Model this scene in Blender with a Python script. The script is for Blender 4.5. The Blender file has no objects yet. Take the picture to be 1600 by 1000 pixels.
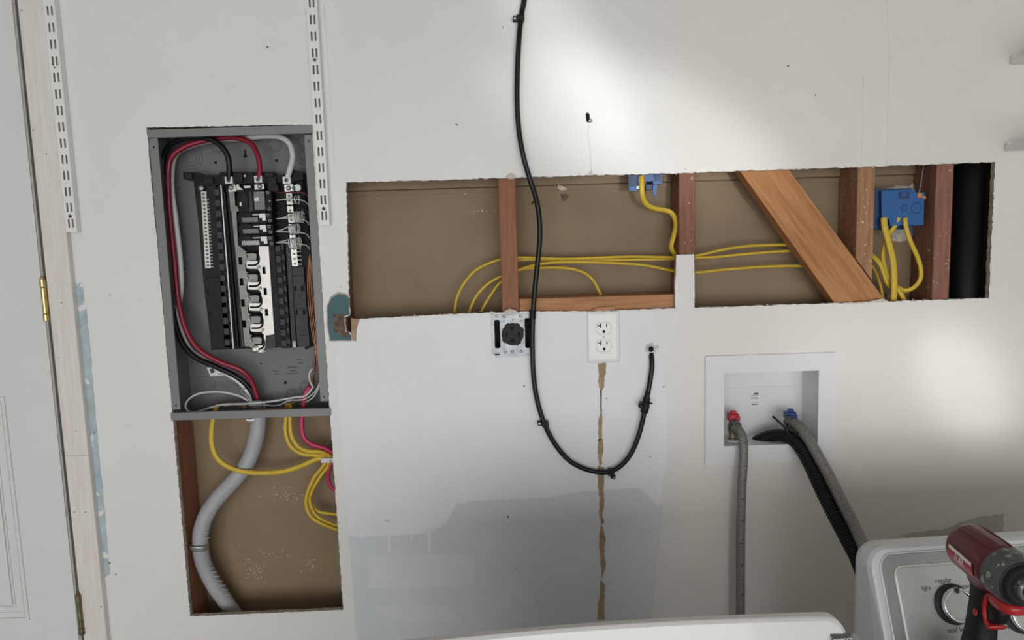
import bpy, bmesh, math, random
from mathutils import Vector, Matrix
from mathutils.geometry import tessellate_polygon
random.seed(7)
R = math.radians
SC = bpy.context.scene
COL = SC.collection

# ------------------------------------------------------------ camera
FPX, CAM = 1085.0, Vector((0, -1.515, 1.43))
TH, RO = R(6.38), R(1.72)
_F = Vector((0, math.cos(TH), -math.sin(TH)))
_u0 = Vector((0, math.sin(TH), math.cos(TH)))
_r0 = Vector((1, 0, 0))
_U = math.cos(RO) * _u0 + math.sin(RO) * _r0
_R = math.cos(RO) * _r0 - math.sin(RO) * _u0
cd = bpy.data.cameras.new('camera')
cd.sensor_width = 36
cd.lens = FPX / 1600 * 36
cd.clip_start = 0.02
co = bpy.data.objects.new('camera', cd)
COL.objects.link(co)
co.matrix_world = Matrix(((_R.x, _U.x, -_F.x, CAM.x), (_R.y, _U.y, -_F.y, CAM.y), (_R.z, _U.z, -_F.z, CAM.z), (0, 0, 0, 1)))
SC.camera = co

def W(px, py, d=0.0):
    """the point of the photograph's pixel on the vertical plane y = d"""
    v = _F * FPX + _R * (px - 800) - _U * (py - 500)
    return CAM + v * ((d - CAM.y) / v.y)


# ------------------------------------------------------------ light
FLOOR, CEIL = -0.164, 2.32
XL, XR, YB = -2.3, 2.6, -5.6
SC.view_settings.view_transform = 'Standard'
SC.view_settings.look = 'None'
SC.view_settings.gamma = 1
SC.view_settings.use_curve_mapping = False
SC.view_settings.exposure = 0.0
SC.cycles.use_denoising = True
SC.cycles.max_bounces = 8
SC.cycles.diffuse_bounces = 5
SC.cycles.sample_clamp_indirect = 6
w = bpy.data.worlds.new('sky')
SC.world = w
w.use_nodes = True
wn = w.node_tree
bg = wn.nodes['Background']
bg.inputs['Color'].default_value = (0.97, 0.98, 1.0, 1)
bg.inputs['Strength'].default_value = 4.7


def area(name, loc, target, sx, sy, energy, color, portal=False, spread=180):
    l = bpy.data.lights.new(name, 'AREA')
    l.shape = 'RECTANGLE'
    l.size, l.size_y = sx, sy
    l.energy, l.color = energy, color
    l.spread = R(spread)
    o = bpy.data.objects.new(name, l)
    COL.objects.link(o)
    o.location = loc
    d = Vector(target) - Vector(loc)
    o.rotation_euler = d.to_track_quat('-Z', 'Y').to_euler()
    l.cycles.is_portal = portal
    return o


HEAD = 1.95           # underside of the unseen header, added to keep high sky light out
area('garage_opening', (0.15, YB, (FLOOR + HEAD) / 2), (0.15, 0, (FLOOR + HEAD) / 2), XR - XL, HEAD - FLOOR, 1, (1, 1, 1), portal=True)


def spot(name, loc, target, width, height, tilt, energy, color, blend=0.6, radius=0.05):
    """elongated soft beam: sunlight thrown back in by glass outside the open garage"""
    l = bpy.data.lights.new(name, 'SPOT')
    d = Vector(target) - Vector(loc)
    l.energy, l.color = energy, color
    l.spot_blend = blend
    l.shadow_soft_size = radius
    l.spot_size = 2 * math.atan(max(width, height) / d.length)
    o = bpy.data.objects.new(name, l)
    COL.objects.link(o)
    o.location = loc
    q = d.to_track_quat('-Z', 'Y')
    o.rotation_euler = (q.to_matrix() @ Matrix.Rotation(tilt, 3, 'Z')).to_euler()
    m = max(width, height)
    o.scale = (width / m, height / m, 1)
    return o



bo = Vector((0.9, -5.2, 1.1))
spot('bounced_sun', bo, W(1010, 210), .42, .17, R(-24), 360, (1, 1, .98), .85)
spot('bounced_sun', bo, W(880, 70), .30, .080, R(-56), 260, (1, 1, .98), .55)
spot('bounced_sun', bo, W(1505, 600), .17, .10, R(-54), 230, (1, 1, 1), .5)
spot('bounced_sun', bo, W(1430, 565), .42, .20, R(-12), 170, (.95, .97, 1), 1.0)


# ------------------------------------------------------------ helpers


def P2(pts, d=0.0):
    return [(W(x, y, d).x, W(x, y, d).z) for x, y in pts]


def tag(o, label=None, cat=None, group=None, kind=None):
    if label: o['label'] = label
    if cat: o['category'] = cat
    if group: o['group'] = group
    if kind: o['kind'] = kind
    return o


def thing(name, label, cat, loc=(0, 0, 0), group=None, rotz=0):
    o = bpy.data.objects.new(name, None)
    o.empty_display_size = 0.02
    COL.objects.link(o)
    o.location = loc
    o.rotation_euler = (0, 0, rotz)
    return tag(o, label, cat, group)


class MB:
    """collects shapes; build() links them as one mesh object"""

    def __init__(s):
        s.bm = bmesh.new()
        s.mi = 0

    def raw(s, vs, fs, smooth=False):
        b = [s.bm.verts.new(v) for v in vs]
        out = []
        for f in fs:
            try:
                fc = s.bm.faces.new([b[i] for i in f])
                fc.smooth = smooth
                fc.material_index = s.mi
                out.append(fc)
            except ValueError:
                pass
        return out

    def box(s, x0, x1, y0, y1, z0, z1, bev=0, seg=2, rot=None):
        x0, x1 = min(x0, x1), max(x0, x1)
        y0, y1 = min(y0, y1), max(y0, y1)
        z0, z1 = min(z0, z1), max(z0, z1)
        vs = [(x, y, z) for x in (x0, x1) for y in (y0, y1) for z in (z0, z1)]
        if rot is not None:
            c = Vector(((x0 + x1) / 2, (y0 + y1) / 2, (z0 + z1) / 2))
            vs = [c + rot @ (Vector(v) - c) for v in vs]
        fs = s.raw(vs, [(0, 1, 3, 2), (4, 6, 7, 5), (0, 4, 5, 1), (2, 3, 7, 6), (0, 2, 6, 4), (1, 5, 7, 3)])
        if bev:
            es = list({e for f in fs for e in f.edges})
            r = bmesh.ops.bevel(s.bm, geom=es, offset=bev, segments=seg, profile=0.5, affect='EDGES')
            for f in r['faces']:
                f.material_index = s.mi
        return s

    def plate(s, outer, y0, y1, holes=(), edge_mi=None):
        """polygon(s) in x,z given depth from y0 (front) to y1"""
        loops = [list(outer)] + [list(h) for h in holes]
        v3 = [[Vector((x, z, 0)) for x, z in l] for l in loops]
        tris = tessellate_polygon(v3)
        flat = [p for l in loops for p in l]
        a = [s.bm.verts.new((x, y0, z)) for x, z in flat]
        b = [s.bm.verts.new((x, y1, z)) for x, z in flat]

        def nf(vv, mi):
            try:
                f = s.bm.faces.new(vv)
                f.material_index = mi
                return f
            except ValueError:
                return None
        for t in tris:
            p = [flat[i] for i in t]
            ar = (p[1][0] - p[0][0]) * (p[2][1] - p[0][1]) - (p[2][0] - p[0][0]) * (p[1][1] - p[0][1])
            if abs(ar) < 1e-14:
                continue
            t = t if ar > 0 else (t[0], t[2], t[1])
            nf([a[i] for i in t], s.mi)
            nf([b[i] for i in reversed(t)], s.mi)
        k = 0
        em = s.mi if edge_mi is None else edge_mi
        for li, l in enumerate(loops):
            n = len(l)
            sa = sum(l[i][0] * l[(i + 1) % n][1] - l[(i + 1) % n][0] * l[i][1] for i in range(n))
            ccw = (sa > 0) == (li == 0)
            for i in range(n):
                j = (i + 1) % n
                q = [a[k + i], b[k + i], b[k + j], a[k + j]]
                nf(q if ccw else q[::-1], em)
            k += n
        return s

    def sweep(s, pts, ra, rb=None, seg=8, sub=6, cap=True, smooth=True, wob=0):
        """tube along a smooth path; ra in the plane of the wall, rb across it"""
        rb = ra if rb is None else rb
        pts = [Vector(p) for p in pts]
        path = []
        n = len(pts)
        if n == 2 or sub <= 1:
            path = pts
        else:
            for i in range(n - 1):
                p0 = pts[i - 1] if i else pts[0] * 2 - pts[1]
                p1, p2 = pts[i], pts[i + 1]
                p3 = pts[i + 2] if i + 2 < n else pts[-1] * 2 - pts[-2]
                for k in range(sub):
                    t = k / sub
                    path.append(0.5 * ((2 * p1) + (p2 - p0) * t + (2 * p0 - 5 * p1 + 4 * p2 - p3) * t * t + (3 * p1 - p0 - 3 * p2 + p3) * t ** 3))
            path.append(pts[-1])
        N = len(path)
        T = [(path[min(i + 1, N - 1)] - path[max(i - 1, 0)]).normalized() for i in range(N)]
        Y = Vector((0, 1, 0))
        if abs(T[0].y) > 0.95: Y = Vector((0, 0, 1))
        A = T[0].cross(Y).normalized()
        vs, fs = [], []
        for i in range(N):
            A = (A - T[i] * A.dot(T[i])).normalized()
            B = T[i].cross(A)
            fa = ra[i * (len(ra) - 1) // max(1, N - 1)] if isinstance(ra, (list, tuple)) else ra
            fb = fa if isinstance(ra, (list, tuple)) else rb
            if wob: fa *= 1 + wob * math.sin(i * 1.7); fb *= 1 + wob * math.sin(i * 1.7)
            for k in range(seg):
                an = 2 * math.pi * k / seg
                vs.append(path[i] + A * fa * math.cos(an) + B * fb * math.sin(an))
        for i in range(N - 1):
            for k in range(seg):
                k2 = (k + 1) % seg
                fs.append((i * seg + k, i * seg + k2, (i + 1) * seg + k2, (i + 1) * seg + k))
        if cap:
            fs.append(tuple(reversed(range(seg))))
            fs.append(tuple(range((N - 1) * seg, N * seg)))
        s.raw(vs, fs, smooth)
        return s

    def lathe(s, prof, origin, axis, seg=20, smooth=False, squash=None):
        """profile of (along, radius) pairs turned about axis from origin"""
        ax = Vector(axis).normalized()
        A = ax.orthogonal().normalized()
        if abs(ax.y) > 0.9: A = Vector((1, 0, 0)) - ax * ax.x; A.normalize()
        B = ax.cross(A)
        o = Vector(origin)
        vs, fs = [], []
        n = len(prof)
        for h, r in prof:
            for k in range(seg):
                an = 2 * math.pi * k / seg
                vs.append(o + ax * h + A * r * math.cos(an) + B * r * math.sin(an))
        for i in range(n - 1):
            for k in range(seg):
                k2 = (k + 1) % seg
                fs.append((i * seg + k, i * seg + k2, (i + 1) * seg + k2, (i + 1) * seg + k))
        if prof[0][1] > 1e-6: fs.append(tuple(reversed(range(seg))))
        if prof[-1][1] > 1e-6: fs.append(tuple(range((n - 1) * seg, n * seg)))
        s.raw(vs, fs, smooth)
        return s

    def cyl(s, p0, p1, r, seg=14, smooth=False):
        p0, p1 = Vector(p0), Vector(p1)
        return s.lathe([(0, r), ((p1 - p0).length, r)], p0, p1 - p0, seg, smooth)

    def ring(s, c, axis, R0, r, seg=24, sec=6):
        ax = Vector(axis).normalized()
        A = ax.orthogonal().normalized()
        B = ax.cross(A)
        vs, fs = [], []
        for i in range(seg):
            a = 2 * math.pi * i / seg
            d = A * math.cos(a) + B * math.sin(a)
            for k in range(sec):
                b = 2 * math.pi * k / sec
                vs.append(Vector(c) + d * (R0 + r * math.cos(b)) + ax * r * math.sin(b))
        for i in range(seg):
            for k in range(sec):
                i2, k2 = (i + 1) % seg, (k + 1) % sec
                fs.append((i * sec + k, i2 * sec + k, i2 * sec + k2, i * sec + k2))
        s.raw(vs, fs, True)
        return s

    def build(s, name, mat, parent=None, angle=None, origin=None):
        me = bpy.data.meshes.new(name)
        bmesh.ops.remove_doubles(s.bm, verts=s.bm.verts, dist=1e-6)
        bmesh.ops.recalc_face_normals(s.bm, faces=s.bm.faces)
        xs = [v.co for v in s.bm.verts]
        if origin is None:
            lo = Vector([min(v[i] for v in xs) for i in range(3)])
            hi = Vector([max(v[i] for v in xs) for i in range(3)])
            c = (lo + hi) / 2
        else:
            c = Vector(origin)
        bmesh.ops.translate(s.bm, verts=s.bm.verts, vec=-c)
        s.bm.to_mesh(me)
        s.bm.free()
        for m in (mat if isinstance(mat, (list, tuple)) else [mat]):
            me.materials.append(m)
        o = bpy.data.objects.new(name, me)
        COL.objects.link(o)
        if parent is not None:
            o.parent = parent
            base = Vector((0, 0, 0))
            p = parent
            while p is not None:
                base += p.location
                p = p.parent
            o.location = c - base
        else:
            o.location = c
        return o


def dup(o, parent, dloc, name=None):
    c = o.copy()
    COL.objects.link(c)
    c.parent = parent
    c.location = o.location + Vector(dloc)
    if name: c.name = name
    return c


def copy_tree(root, delta):
    r = root.copy()
    COL.objects.link(r)
    r.location = root.location + Vector(delta)
    for ch in list(root.children):
        c = ch.copy(); COL.objects.link(c); c.parent = r
        for g in ch.children:
            d = g.copy(); COL.objects.link(d); d.parent = c
    return r


def jag(poly, step=0.012, amp=0.0015):
    out = []
    n = len(poly)
    for i in range(n):
        (x0, z0), (x1, z1) = poly[i], poly[(i + 1) % n]
        L = math.hypot(x1 - x0, z1 - z0)
        k = max(1, int(L / step))
        nx, nz = -(z1 - z0) / max(L, 1e-9), (x1 - x0) / max(L, 1e-9)
        for j in range(k):
            t = j / k
            a = random.uniform(-amp, amp) if j else 0
            out.append((x0 + (x1 - x0) * t + nx * a, z0 + (z1 - z0) * t + nz * a))
    return out


def circ(cx, cz, r, n=14, sx=1, sz=1):
    return [(cx + r * sx * math.cos(2 * math.pi * i / n), cz + r * sz * math.sin(2 * math.pi * i / n)) for i in range(n)]


def rect(x0, x1, z0, z1):
    return [(x0, z0), (x1, z0), (x1, z1), (x0, z1)]


def rrect(x0, x1, z0, z1, r, n=4):
    out = []
    for cx, cz, a0 in ((x1 - r, z0 + r, -90), (x1 - r, z1 - r, 0), (x0 + r, z1 - r, 90), (x0 + r, z0 + r, 180)):
        for i in range(n + 1):
            a = R(a0 + 90 * i / n)
            out.append((cx + r * math.cos(a), cz + r * math.sin(a)))
    return out


def text(s, size, loc, mat, parent, name='lettering', rot=(math.pi / 2, 0, 0), bold=0, align='CENTER', base=None):
    cu = bpy.data.curves.new(name, 'FONT')
    cu.body = s
    cu.size = size
    cu.align_x = align
    cu.align_y = 'CENTER'
    cu.offset = bold
    cu.extrude = 0.00015
    o = bpy.data.objects.new(name + '_text', cu)
    me = bpy.data.meshes.new_from_object(o)
    bpy.data.objects.remove(o)
    me.name = name
    me.materials.append(mat)
    m = bpy.data.objects.new(name, me)
    COL.objects.link(m)
    m.rotation_euler = rot
    if parent is not None:
        m.parent = parent
        b = Vector((0, 0, 0)); p = parent
        while p is not None:
            b += p.location; p = p.parent
        m.location = Vector(loc) - b
    else:
        m.location = loc
    return m


# ------------------------------------------------------------ materials
def mat(name, col, rough=0.5, metal=0.0, var=0.0, scale=8.0, bump=0.0, bscale=150.0, col2=None, stretch=None, spec=None, coat=0, spots=0.0, spot_col=(0.8, 0.78, 0.72), spot_scale=60):
    m = bpy.data.materials.new(name)
    m.use_nodes = True
    nt = m.node_tree
    b = nt.nodes['Principled BSDF']
    b.inputs['Roughness'].default_value = rough
    b.inputs['Metallic'].default_value = metal
    if spec is not None: b.inputs['Specular IOR Level'].default_value = spec
    if coat: b.inputs['Coat Weight'].default_value = coat
    b.inputs['Base Color'].default_value = (*col, 1)
    tc = nt.nodes.new('ShaderNodeTexCoord')
    mp = nt.nodes.new('ShaderNodeMapping')
    nt.links.new(tc.outputs['Object'], mp.inputs['Vector'])
    if stretch: mp.inputs['Scale'].default_value = stretch
    src = None
    if var or col2:
        n = nt.nodes.new('ShaderNodeTexNoise')
        n.inputs['Scale'].default_value = scale
        n.inputs['Detail'].default_value = 6
        n.inputs['Roughness'].default_value = 0.6
        nt.links.new(mp.outputs['Vector'], n.inputs['Vector'])
        cr = nt.nodes.new('ShaderNodeValToRGB')
        c2 = col2 or tuple(max(0, c * (1 - var)) for c in col)
        cr.color_ramp.elements[0].color = (*c2, 1)
        cr.color_ramp.elements[1].color = (*col, 1)
        cr.color_ramp.elements[0].position = 0.35
        cr.color_ramp.elements[1].position = 0.62
        nt.links.new(n.outputs['Fac'], cr.inputs['Fac'])
        src = cr.outputs['Color']
    if spots:
        n2 = nt.nodes.new('ShaderNodeTexNoise')
        n2.inputs['Scale'].default_value = spot_scale
        n2.inputs['Detail'].default_value = 5
        nt.links.new(tc.outputs['Object'], n2.inputs['Vector'])
        c3 = nt.nodes.new('ShaderNodeValToRGB')
        c3.color_ramp.elements[0].position = 1 - spots
        c3.color_ramp.elements[1].position = min(1, 1 - spots + 0.04)
        nt.links.new(n2.outputs['Fac'], c3.inputs['Fac'])
        mx = nt.nodes.new('ShaderNodeMix')
        mx.data_type = 'RGBA'
        nt.links.new(c3.outputs['Color'], mx.inputs['Factor'])
        if src: nt.links.new(src, mx.inputs['A'])
        else: mx.inputs['A'].default_value = (*col, 1)
        mx.inputs['B'].default_value = (*spot_col, 1)
        src = mx.outputs['Result']
    if src: nt.links.new(src, b.inputs['Base Color'])
    if bump:
        n3 = nt.nodes.new('ShaderNodeTexNoise')
        n3.inputs['Scale'].default_value = bscale
        n3.inputs['Detail'].default_value = 4
        nt.links.new(mp.outputs['Vector'], n3.inputs['Vector'])
        bp = nt.nodes.new('ShaderNodeBump')
        bp.inputs['Strength'].default_value = bump
        bp.inputs['Distance'].default_value = 0.002
        nt.links.new(n3.outputs['Fac'], bp.inputs['Height'])
        nt.links.new(bp.outputs['Normal'], b.inputs['Normal'])
    return m


def wood(name, c1, c2, along='z', spots=0.0, rough=0.75):
    st = {'z': (9, 9, 0.7), 'x': (0.7, 9, 9)}[along]
    return mat(name, c1, rough, 0, 0, 14, 0.25, 60, col2=c2, stretch=st, spots=spots, spot_col=(0.60, 0.53, 0.45), spot_scale=130)


M = {}
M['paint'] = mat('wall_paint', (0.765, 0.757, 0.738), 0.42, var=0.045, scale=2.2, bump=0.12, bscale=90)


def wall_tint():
    """older cream toward the right, with the warm light of that side mixed into its colour"""
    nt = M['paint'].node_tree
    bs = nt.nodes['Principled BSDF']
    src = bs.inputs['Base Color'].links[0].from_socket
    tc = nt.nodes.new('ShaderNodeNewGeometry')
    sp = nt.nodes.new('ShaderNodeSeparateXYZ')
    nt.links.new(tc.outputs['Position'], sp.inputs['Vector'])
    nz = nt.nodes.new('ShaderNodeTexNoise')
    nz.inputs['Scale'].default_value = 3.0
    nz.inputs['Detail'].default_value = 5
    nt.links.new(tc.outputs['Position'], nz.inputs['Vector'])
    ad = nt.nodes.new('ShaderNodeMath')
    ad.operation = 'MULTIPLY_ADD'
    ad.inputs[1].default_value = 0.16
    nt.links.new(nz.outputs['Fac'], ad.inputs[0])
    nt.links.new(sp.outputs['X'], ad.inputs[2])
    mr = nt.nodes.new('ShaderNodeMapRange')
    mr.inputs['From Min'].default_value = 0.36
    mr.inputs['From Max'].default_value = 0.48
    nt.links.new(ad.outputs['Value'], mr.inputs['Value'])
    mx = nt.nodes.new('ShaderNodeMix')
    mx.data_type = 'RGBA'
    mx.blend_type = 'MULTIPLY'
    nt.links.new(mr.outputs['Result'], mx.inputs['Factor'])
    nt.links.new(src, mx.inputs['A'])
    mx.inputs['B'].default_value = (0.985, 0.965, 0.925, 1)  # warm light of the right side tinted into the cream
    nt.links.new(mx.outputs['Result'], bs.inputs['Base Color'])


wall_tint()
M['primer'] = mat('repair_primer', (0.790, 0.802, 0.820), 0.5, var=0.05, scale=4, bump=0.1, bscale=120)  # primer white with the bluish, brighter daylight of the lower left mixed in
M['oldpaint'] = mat('older_grey_paint', (0.66, 0.69, 0.725), 0.5, var=0.06, scale=5, bump=0.08)  # grey coat, its colour lifted toward blue for the daylight there
M['cream'] = mat('cream_paint', (0.69, 0.665, 0.605), 0.45, var=0.06, scale=3, bump=0.1, bscale=90)
M['tan_mud'] = mat('stained_paint', (0.50, 0.47, 0.41), 0.6, var=0.1, scale=12)
M['gypsum'] = mat('gypsum_edge', (0.55, 0.50, 0.43), 0.9, var=0.4, scale=60, bump=0.6, bscale=200)
M['kraft'] = mat('torn_kraft_paper', (0.42, 0.30, 0.18), 0.9, var=0.35, scale=40, bump=0.5, bscale=150)
M['crumbs'] = mat('gypsum_crumbs', (0.72, 0.65, 0.55), 0.95, var=0.4, scale=120, bump=0.8, bscale=300)
M['green'] = mat('green_board_paper', (0.075, 0.15, 0.16), 0.8, var=0.12, scale=20)
M['bluepaint'] = mat('pale_blue_paint', (0.47, 0.57, 0.61), 0.55, var=0.3, scale=25, bump=0.2, bscale=150, spots=0.42, spot_col=(0.75, 0.76, 0.75), spot_scale=30)
M['board'] = mat('brown_backing_board', (0.285, 0.20, 0.118), 0.7, var=0.16, scale=5, spots=0.24, spot_col=(0.36, 0.275, 0.18), spot_scale=18)
M['stud_red'] = wood('reddish_stud_wood', (0.32, 0.135, 0.075), (0.25, 0.097, 0.051))
M['stud_brown'] = wood('brown_stud_wood', (0.26, 0.115, 0.07), (0.19, 0.075, 0.045), spots=0.335)
M['stud_tan'] = wood('tan_stud_wood', (0.42, 0.22, 0.11), (0.28, 0.13, 0.06), spots=0.35)
M['stud_pink'] = wood('pinkish_stud_wood', (0.29, 0.135, 0.09), (0.21, 0.085, 0.055), spots=0.325)
M['brace'] = wood('orange_fir_wood', (0.50, 0.235, 0.095), (0.37, 0.155, 0.055))
M['block'] = wood('fir_block_wood', (0.50, 0.26, 0.12), (0.36, 0.165, 0.07), along='x')
M['chunk'] = mat('splintered_wood', (0.20, 0.135, 0.095), 0.9, var=0.6, scale=90, bump=1.0, bscale=180)
M['casing'] = wood('whitewashed_casing_wood', (0.75, 0.71, 0.665), (0.685, 0.635, 0.58), rough=0.55)
M['door'] = mat('door_paint', (0.70, 0.715, 0.70), 0.4, var=0.04, scale=2)
M['seal'] = mat('weather_strip', (0.09, 0.085, 0.075), 0.7, var=0.3, scale=30)
M['seal2'] = mat('jamb_edge', (0.45, 0.43, 0.39), 0.6, var=0.2, scale=30)
M['brass'] = mat('brass', (0.62, 0.50, 0.22), 0.3, 1.0, var=0.3, scale=40)
M['brass_old'] = mat('tarnished_brass', (0.30, 0.25, 0.15), 0.45, 1.0, var=0.5, scale=60)
M['std'] = mat('standard_enamel', (0.80, 0.80, 0.77), 0.35, var=0.03)
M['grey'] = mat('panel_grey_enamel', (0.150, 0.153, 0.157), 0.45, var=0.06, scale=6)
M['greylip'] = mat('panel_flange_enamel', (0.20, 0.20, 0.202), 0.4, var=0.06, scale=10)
M['blk'] = mat('black_plastic', (0.008, 0.008, 0.009), 0.45, spec=.18)
M['blk2'] = mat('charcoal_plastic', (0.018, 0.018, 0.020), 0.5, var=0.3, scale=60, spec=.2)
M['dkgrey'] = mat('dark_grey_plastic', (0.050, 0.051, 0.055), 0.5, var=0.3, scale=50, spec=.3)
M['void'] = mat('dark_cavity', (0.006, 0.006, 0.006), 0.9)
M['tin'] = mat('tinned_bus_metal', (0.50, 0.49, 0.45), 0.36, 1.0, var=0.1, scale=20)
M['lug'] = mat('aluminium_lug', (0.50, 0.50, 0.48), 0.4, 0.8)
M['zinc'] = mat('galvanised_steel', (0.30, 0.31, 0.315), 0.42, 0.8, var=0.3, scale=60)
M['screw'] = mat('screw_steel', (0.26, 0.26, 0.255), 0.35, 1.0)
M['tin2'] = mat('dull_bus_metal', (0.20, 0.198, 0.185), 0.38, 1.0, var=0.25, scale=30)
M['whitep'] = mat('white_plastic', (0.80, 0.80, 0.78), 0.3)
M['boxp'] = mat('outlet_box_plastic', (0.74, 0.745, 0.75), 0.4, var=0.03)
M['label'] = mat('printed_label', (0.75, 0.75, 0.74), 0.5, col2=(0.03, 0.03, 0.03), scale=420)
M['dlabel'] = mat('printed_grey_label', (0.30, 0.30, 0.31), 0.5, col2=(0.05, 0.05, 0.05), scale=420)
M['cblk'] = mat('black_insulation', (0.008, 0.008, 0.009), 0.32, spec=.3)
M['cred'] = mat('red_insulation', (0.24, 0.012, 0.03), 0.3)
M['cwhite'] = mat('white_insulation', (0.66, 0.66, 0.65), 0.4)
M['cgrey'] = mat('grey_cable_sheath', (0.40, 0.41, 0.43), 0.45, var=0.1, scale=25, bump=0.3, bscale=40)
M['cyel'] = mat('yellow_cable_sheath', (0.66, 0.45, 0.035), 0.45, var=0.12, scale=60)
M['cpink'] = mat('crimson_cable_sheath', (0.50, 0.03, 0.105), 0.45, var=0.1, scale=40)
M['copper'] = mat('bare_copper', (0.36, 0.17, 0.095), 0.35, 1.0)
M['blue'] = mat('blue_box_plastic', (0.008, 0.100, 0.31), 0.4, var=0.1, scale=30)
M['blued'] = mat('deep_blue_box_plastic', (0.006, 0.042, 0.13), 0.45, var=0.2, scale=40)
M['pipe'] = mat('black_pipe_plastic', (0.006, 0.006, 0.006), 0.36, spec=.25)
M['braid'] = mat('braided_steel_hose', (0.29, 0.28, 0.265), 0.45, 0.4, var=0.5, scale=350, bump=0.6, bscale=500)
M['corr'] = mat('ribbed_black_hose', (0.008, 0.008, 0.008), 0.42, spec=.3)
M['red'] = mat('red_valve_handle', (0.42, 0.012, 0.03), 0.35)
M['navy'] = mat('blue_valve_handle', (0.012, 0.035, 0.20), 0.35)
M['valve'] = mat('weathered_brass', (0.38, 0.32, 0.22), 0.45, 0.9, var=0.4, scale=80)
M['enamel'] = mat('appliance_white_enamel', (0.66, 0.66, 0.635), 0.22, coat=0.3)
M['enamel_grey'] = mat('appliance_cap_enamel', (0.56, 0.57, 0.58), 0.3)
M['silver'] = mat('silver_fascia', (0.50, 0.495, 0.485), 0.36, 0.35, var=0.04, scale=4)
M['silver2'] = mat('silver_bezel', (0.34, 0.338, 0.335), 0.32, 0.4)
M['chrome'] = mat('chrome', (0.85, 0.85, 0.85), 0.12, 1.0)
M['ink'] = mat('printed_ink', (0.05, 0.05, 0.05), 0.6)
M['inkw'] = mat('white_print', (0.75, 0.75, 0.74), 0.5)
M['dred'] = mat('drill_red_plastic', (0.115, 0.006, 0.010), 0.35, var=0.15, scale=30, spots=0.26, spot_col=(0.45, 0.33, 0.33), spot_scale=140)
M['dred2'] = mat('bright_red_plastic', (0.40, 0.018, 0.02), 0.35)
M['dgrey'] = mat('scuffed_grey_nose', (0.10, 0.10, 0.098), 0.5, 0.3, var=0.0, spots=0.42, spot_col=(0.34, 0.34, 0.33), spot_scale=90)
M['rubber'] = mat('black_rubber', (0.010, 0.010, 0.011), 0.55, spec=.25)
M['concrete'] = mat('concrete_floor', (0.36, 0.35, 0.33), 0.8, var=0.2, scale=3)
M['ceil'] = mat('ceiling_paint', (0.50, 0.48, 0.45), 0.8)
M['side'] = mat('side_wall_paint', (0.55, 0.54, 0.52), 0.7)

# ------------------------------------------------------------ the room
def slab(name, x0, x1, y0, y1, z0, z1, m):
    return tag(MB().box(x0, x1, y0, y1, z0, z1).build(name, m), kind='structure')


slab('floor', XL, XR, YB, 0.12, FLOOR - 0.1, FLOOR, M['concrete'])
slab('ceiling', XL, XR, YB, 0.12, CEIL, CEIL + 0.1, M['ceil'])
tag(MB().box(XL, XR, YB - .2, YB - .02, HEAD, CEIL).build('wall_rear', M['side']), kind='structure')  # unseen header added to lower the opening and cut the high sky light
slab('wall_left', XL - 0.1, XL, YB, 0.12, FLOOR, CEIL, M['side'])
slab('wall_right', XR, XR + 0.1, YB, 0.12, FLOOR, CEIL, M['side'])
DRY = 0.0127          # thickness of the wall board
STB = 0.1016          # back of the studs

# the plasterboard wall with its hand-cut holes
H_PANEL = P2([(229, 199), (487, 194.5), (516, 652), (526, 800), (536, 953), (297, 963), (283, 800), (270, 657)])
H_LONG = P2([(541, 285), (700, 281), (790, 278), (920, 274), (1055, 271), (1156, 267), (1340, 261), (1555, 253),
             (1550, 360), (1545, 466), (1390, 471), (1230, 476), (1085, 481), (1084, 397), (1057, 398), (1055, 482), (930, 486), (815, 487), (700, 491), (556, 499), (549.5, 521), (541, 518), (538.5, 496), (546, 493)])
H_RANGE = rect(-0.044, 0.043, 1.184, 1.271)
WBX0, WBX1, WBZ0, WBZ1 = 0.465, 0.6745, 0.963, 1.1285
H_WASH = rect(WBX0 - 0.004, WBX1 + 0.004, WBZ0 - 0.004, WBZ1 + 0.004)
H_ANCH = [(W(x, y).x, W(x, y).z) for x, y in [(915, 178), (918, 175), (921, 178), (922, 185), (920, 192), (916, 190)]]
XD = W(100, 700).x    # door jamb line (right of the door gap)
m = MB()
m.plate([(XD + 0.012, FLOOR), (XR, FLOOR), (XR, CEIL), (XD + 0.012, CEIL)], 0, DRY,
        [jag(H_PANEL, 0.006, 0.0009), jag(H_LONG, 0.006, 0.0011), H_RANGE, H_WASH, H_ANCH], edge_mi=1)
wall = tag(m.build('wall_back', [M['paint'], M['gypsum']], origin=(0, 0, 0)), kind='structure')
# beyond the door: wall over and left of it
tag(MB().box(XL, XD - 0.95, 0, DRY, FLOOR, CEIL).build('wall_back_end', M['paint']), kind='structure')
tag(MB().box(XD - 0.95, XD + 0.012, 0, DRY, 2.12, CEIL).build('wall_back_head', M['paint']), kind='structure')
# what closes the stud bays: two sheets meeting in a lipped joint near the top
zj = W(650, 297, STB).z
m = MB()
m.box(XD + 0.02, XR, STB + 0.001, .1118, FLOOR, zj)
cav = tag(m.build('wall_cavity', M['board'], origin=(0, STB, 1.2)), kind='structure')
MB().box(XD + 0.02, XR, STB - 0.006, .1118, zj + 0.002, CEIL).build('upper_sheet', M['board'], cav)
MB().box(XD + 0.02, XR, STB - 0.003, STB + 0.0008, zj - 0.010, zj - 0.001).build('joint_lip', M['board'], cav)
MB().box(XL, XR, .112, .120, FLOOR, CEIL).build('leak_backer', M['kraft'], cav)  # unseen backer, added to stop light leaking through the joint


def patch(name, px, m, y=-0.0004, th=0.0003, amp=0.0015, step=0.01, parent=None, d=0.0, holes=()):
    """a film of paint, paper or filler with its own ragged outline on the wall"""
    return MB().plate(jag(P2(px, d), step, amp), d + y, d + y + th, holes).build(name, m, wall if parent is None else parent)


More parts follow.
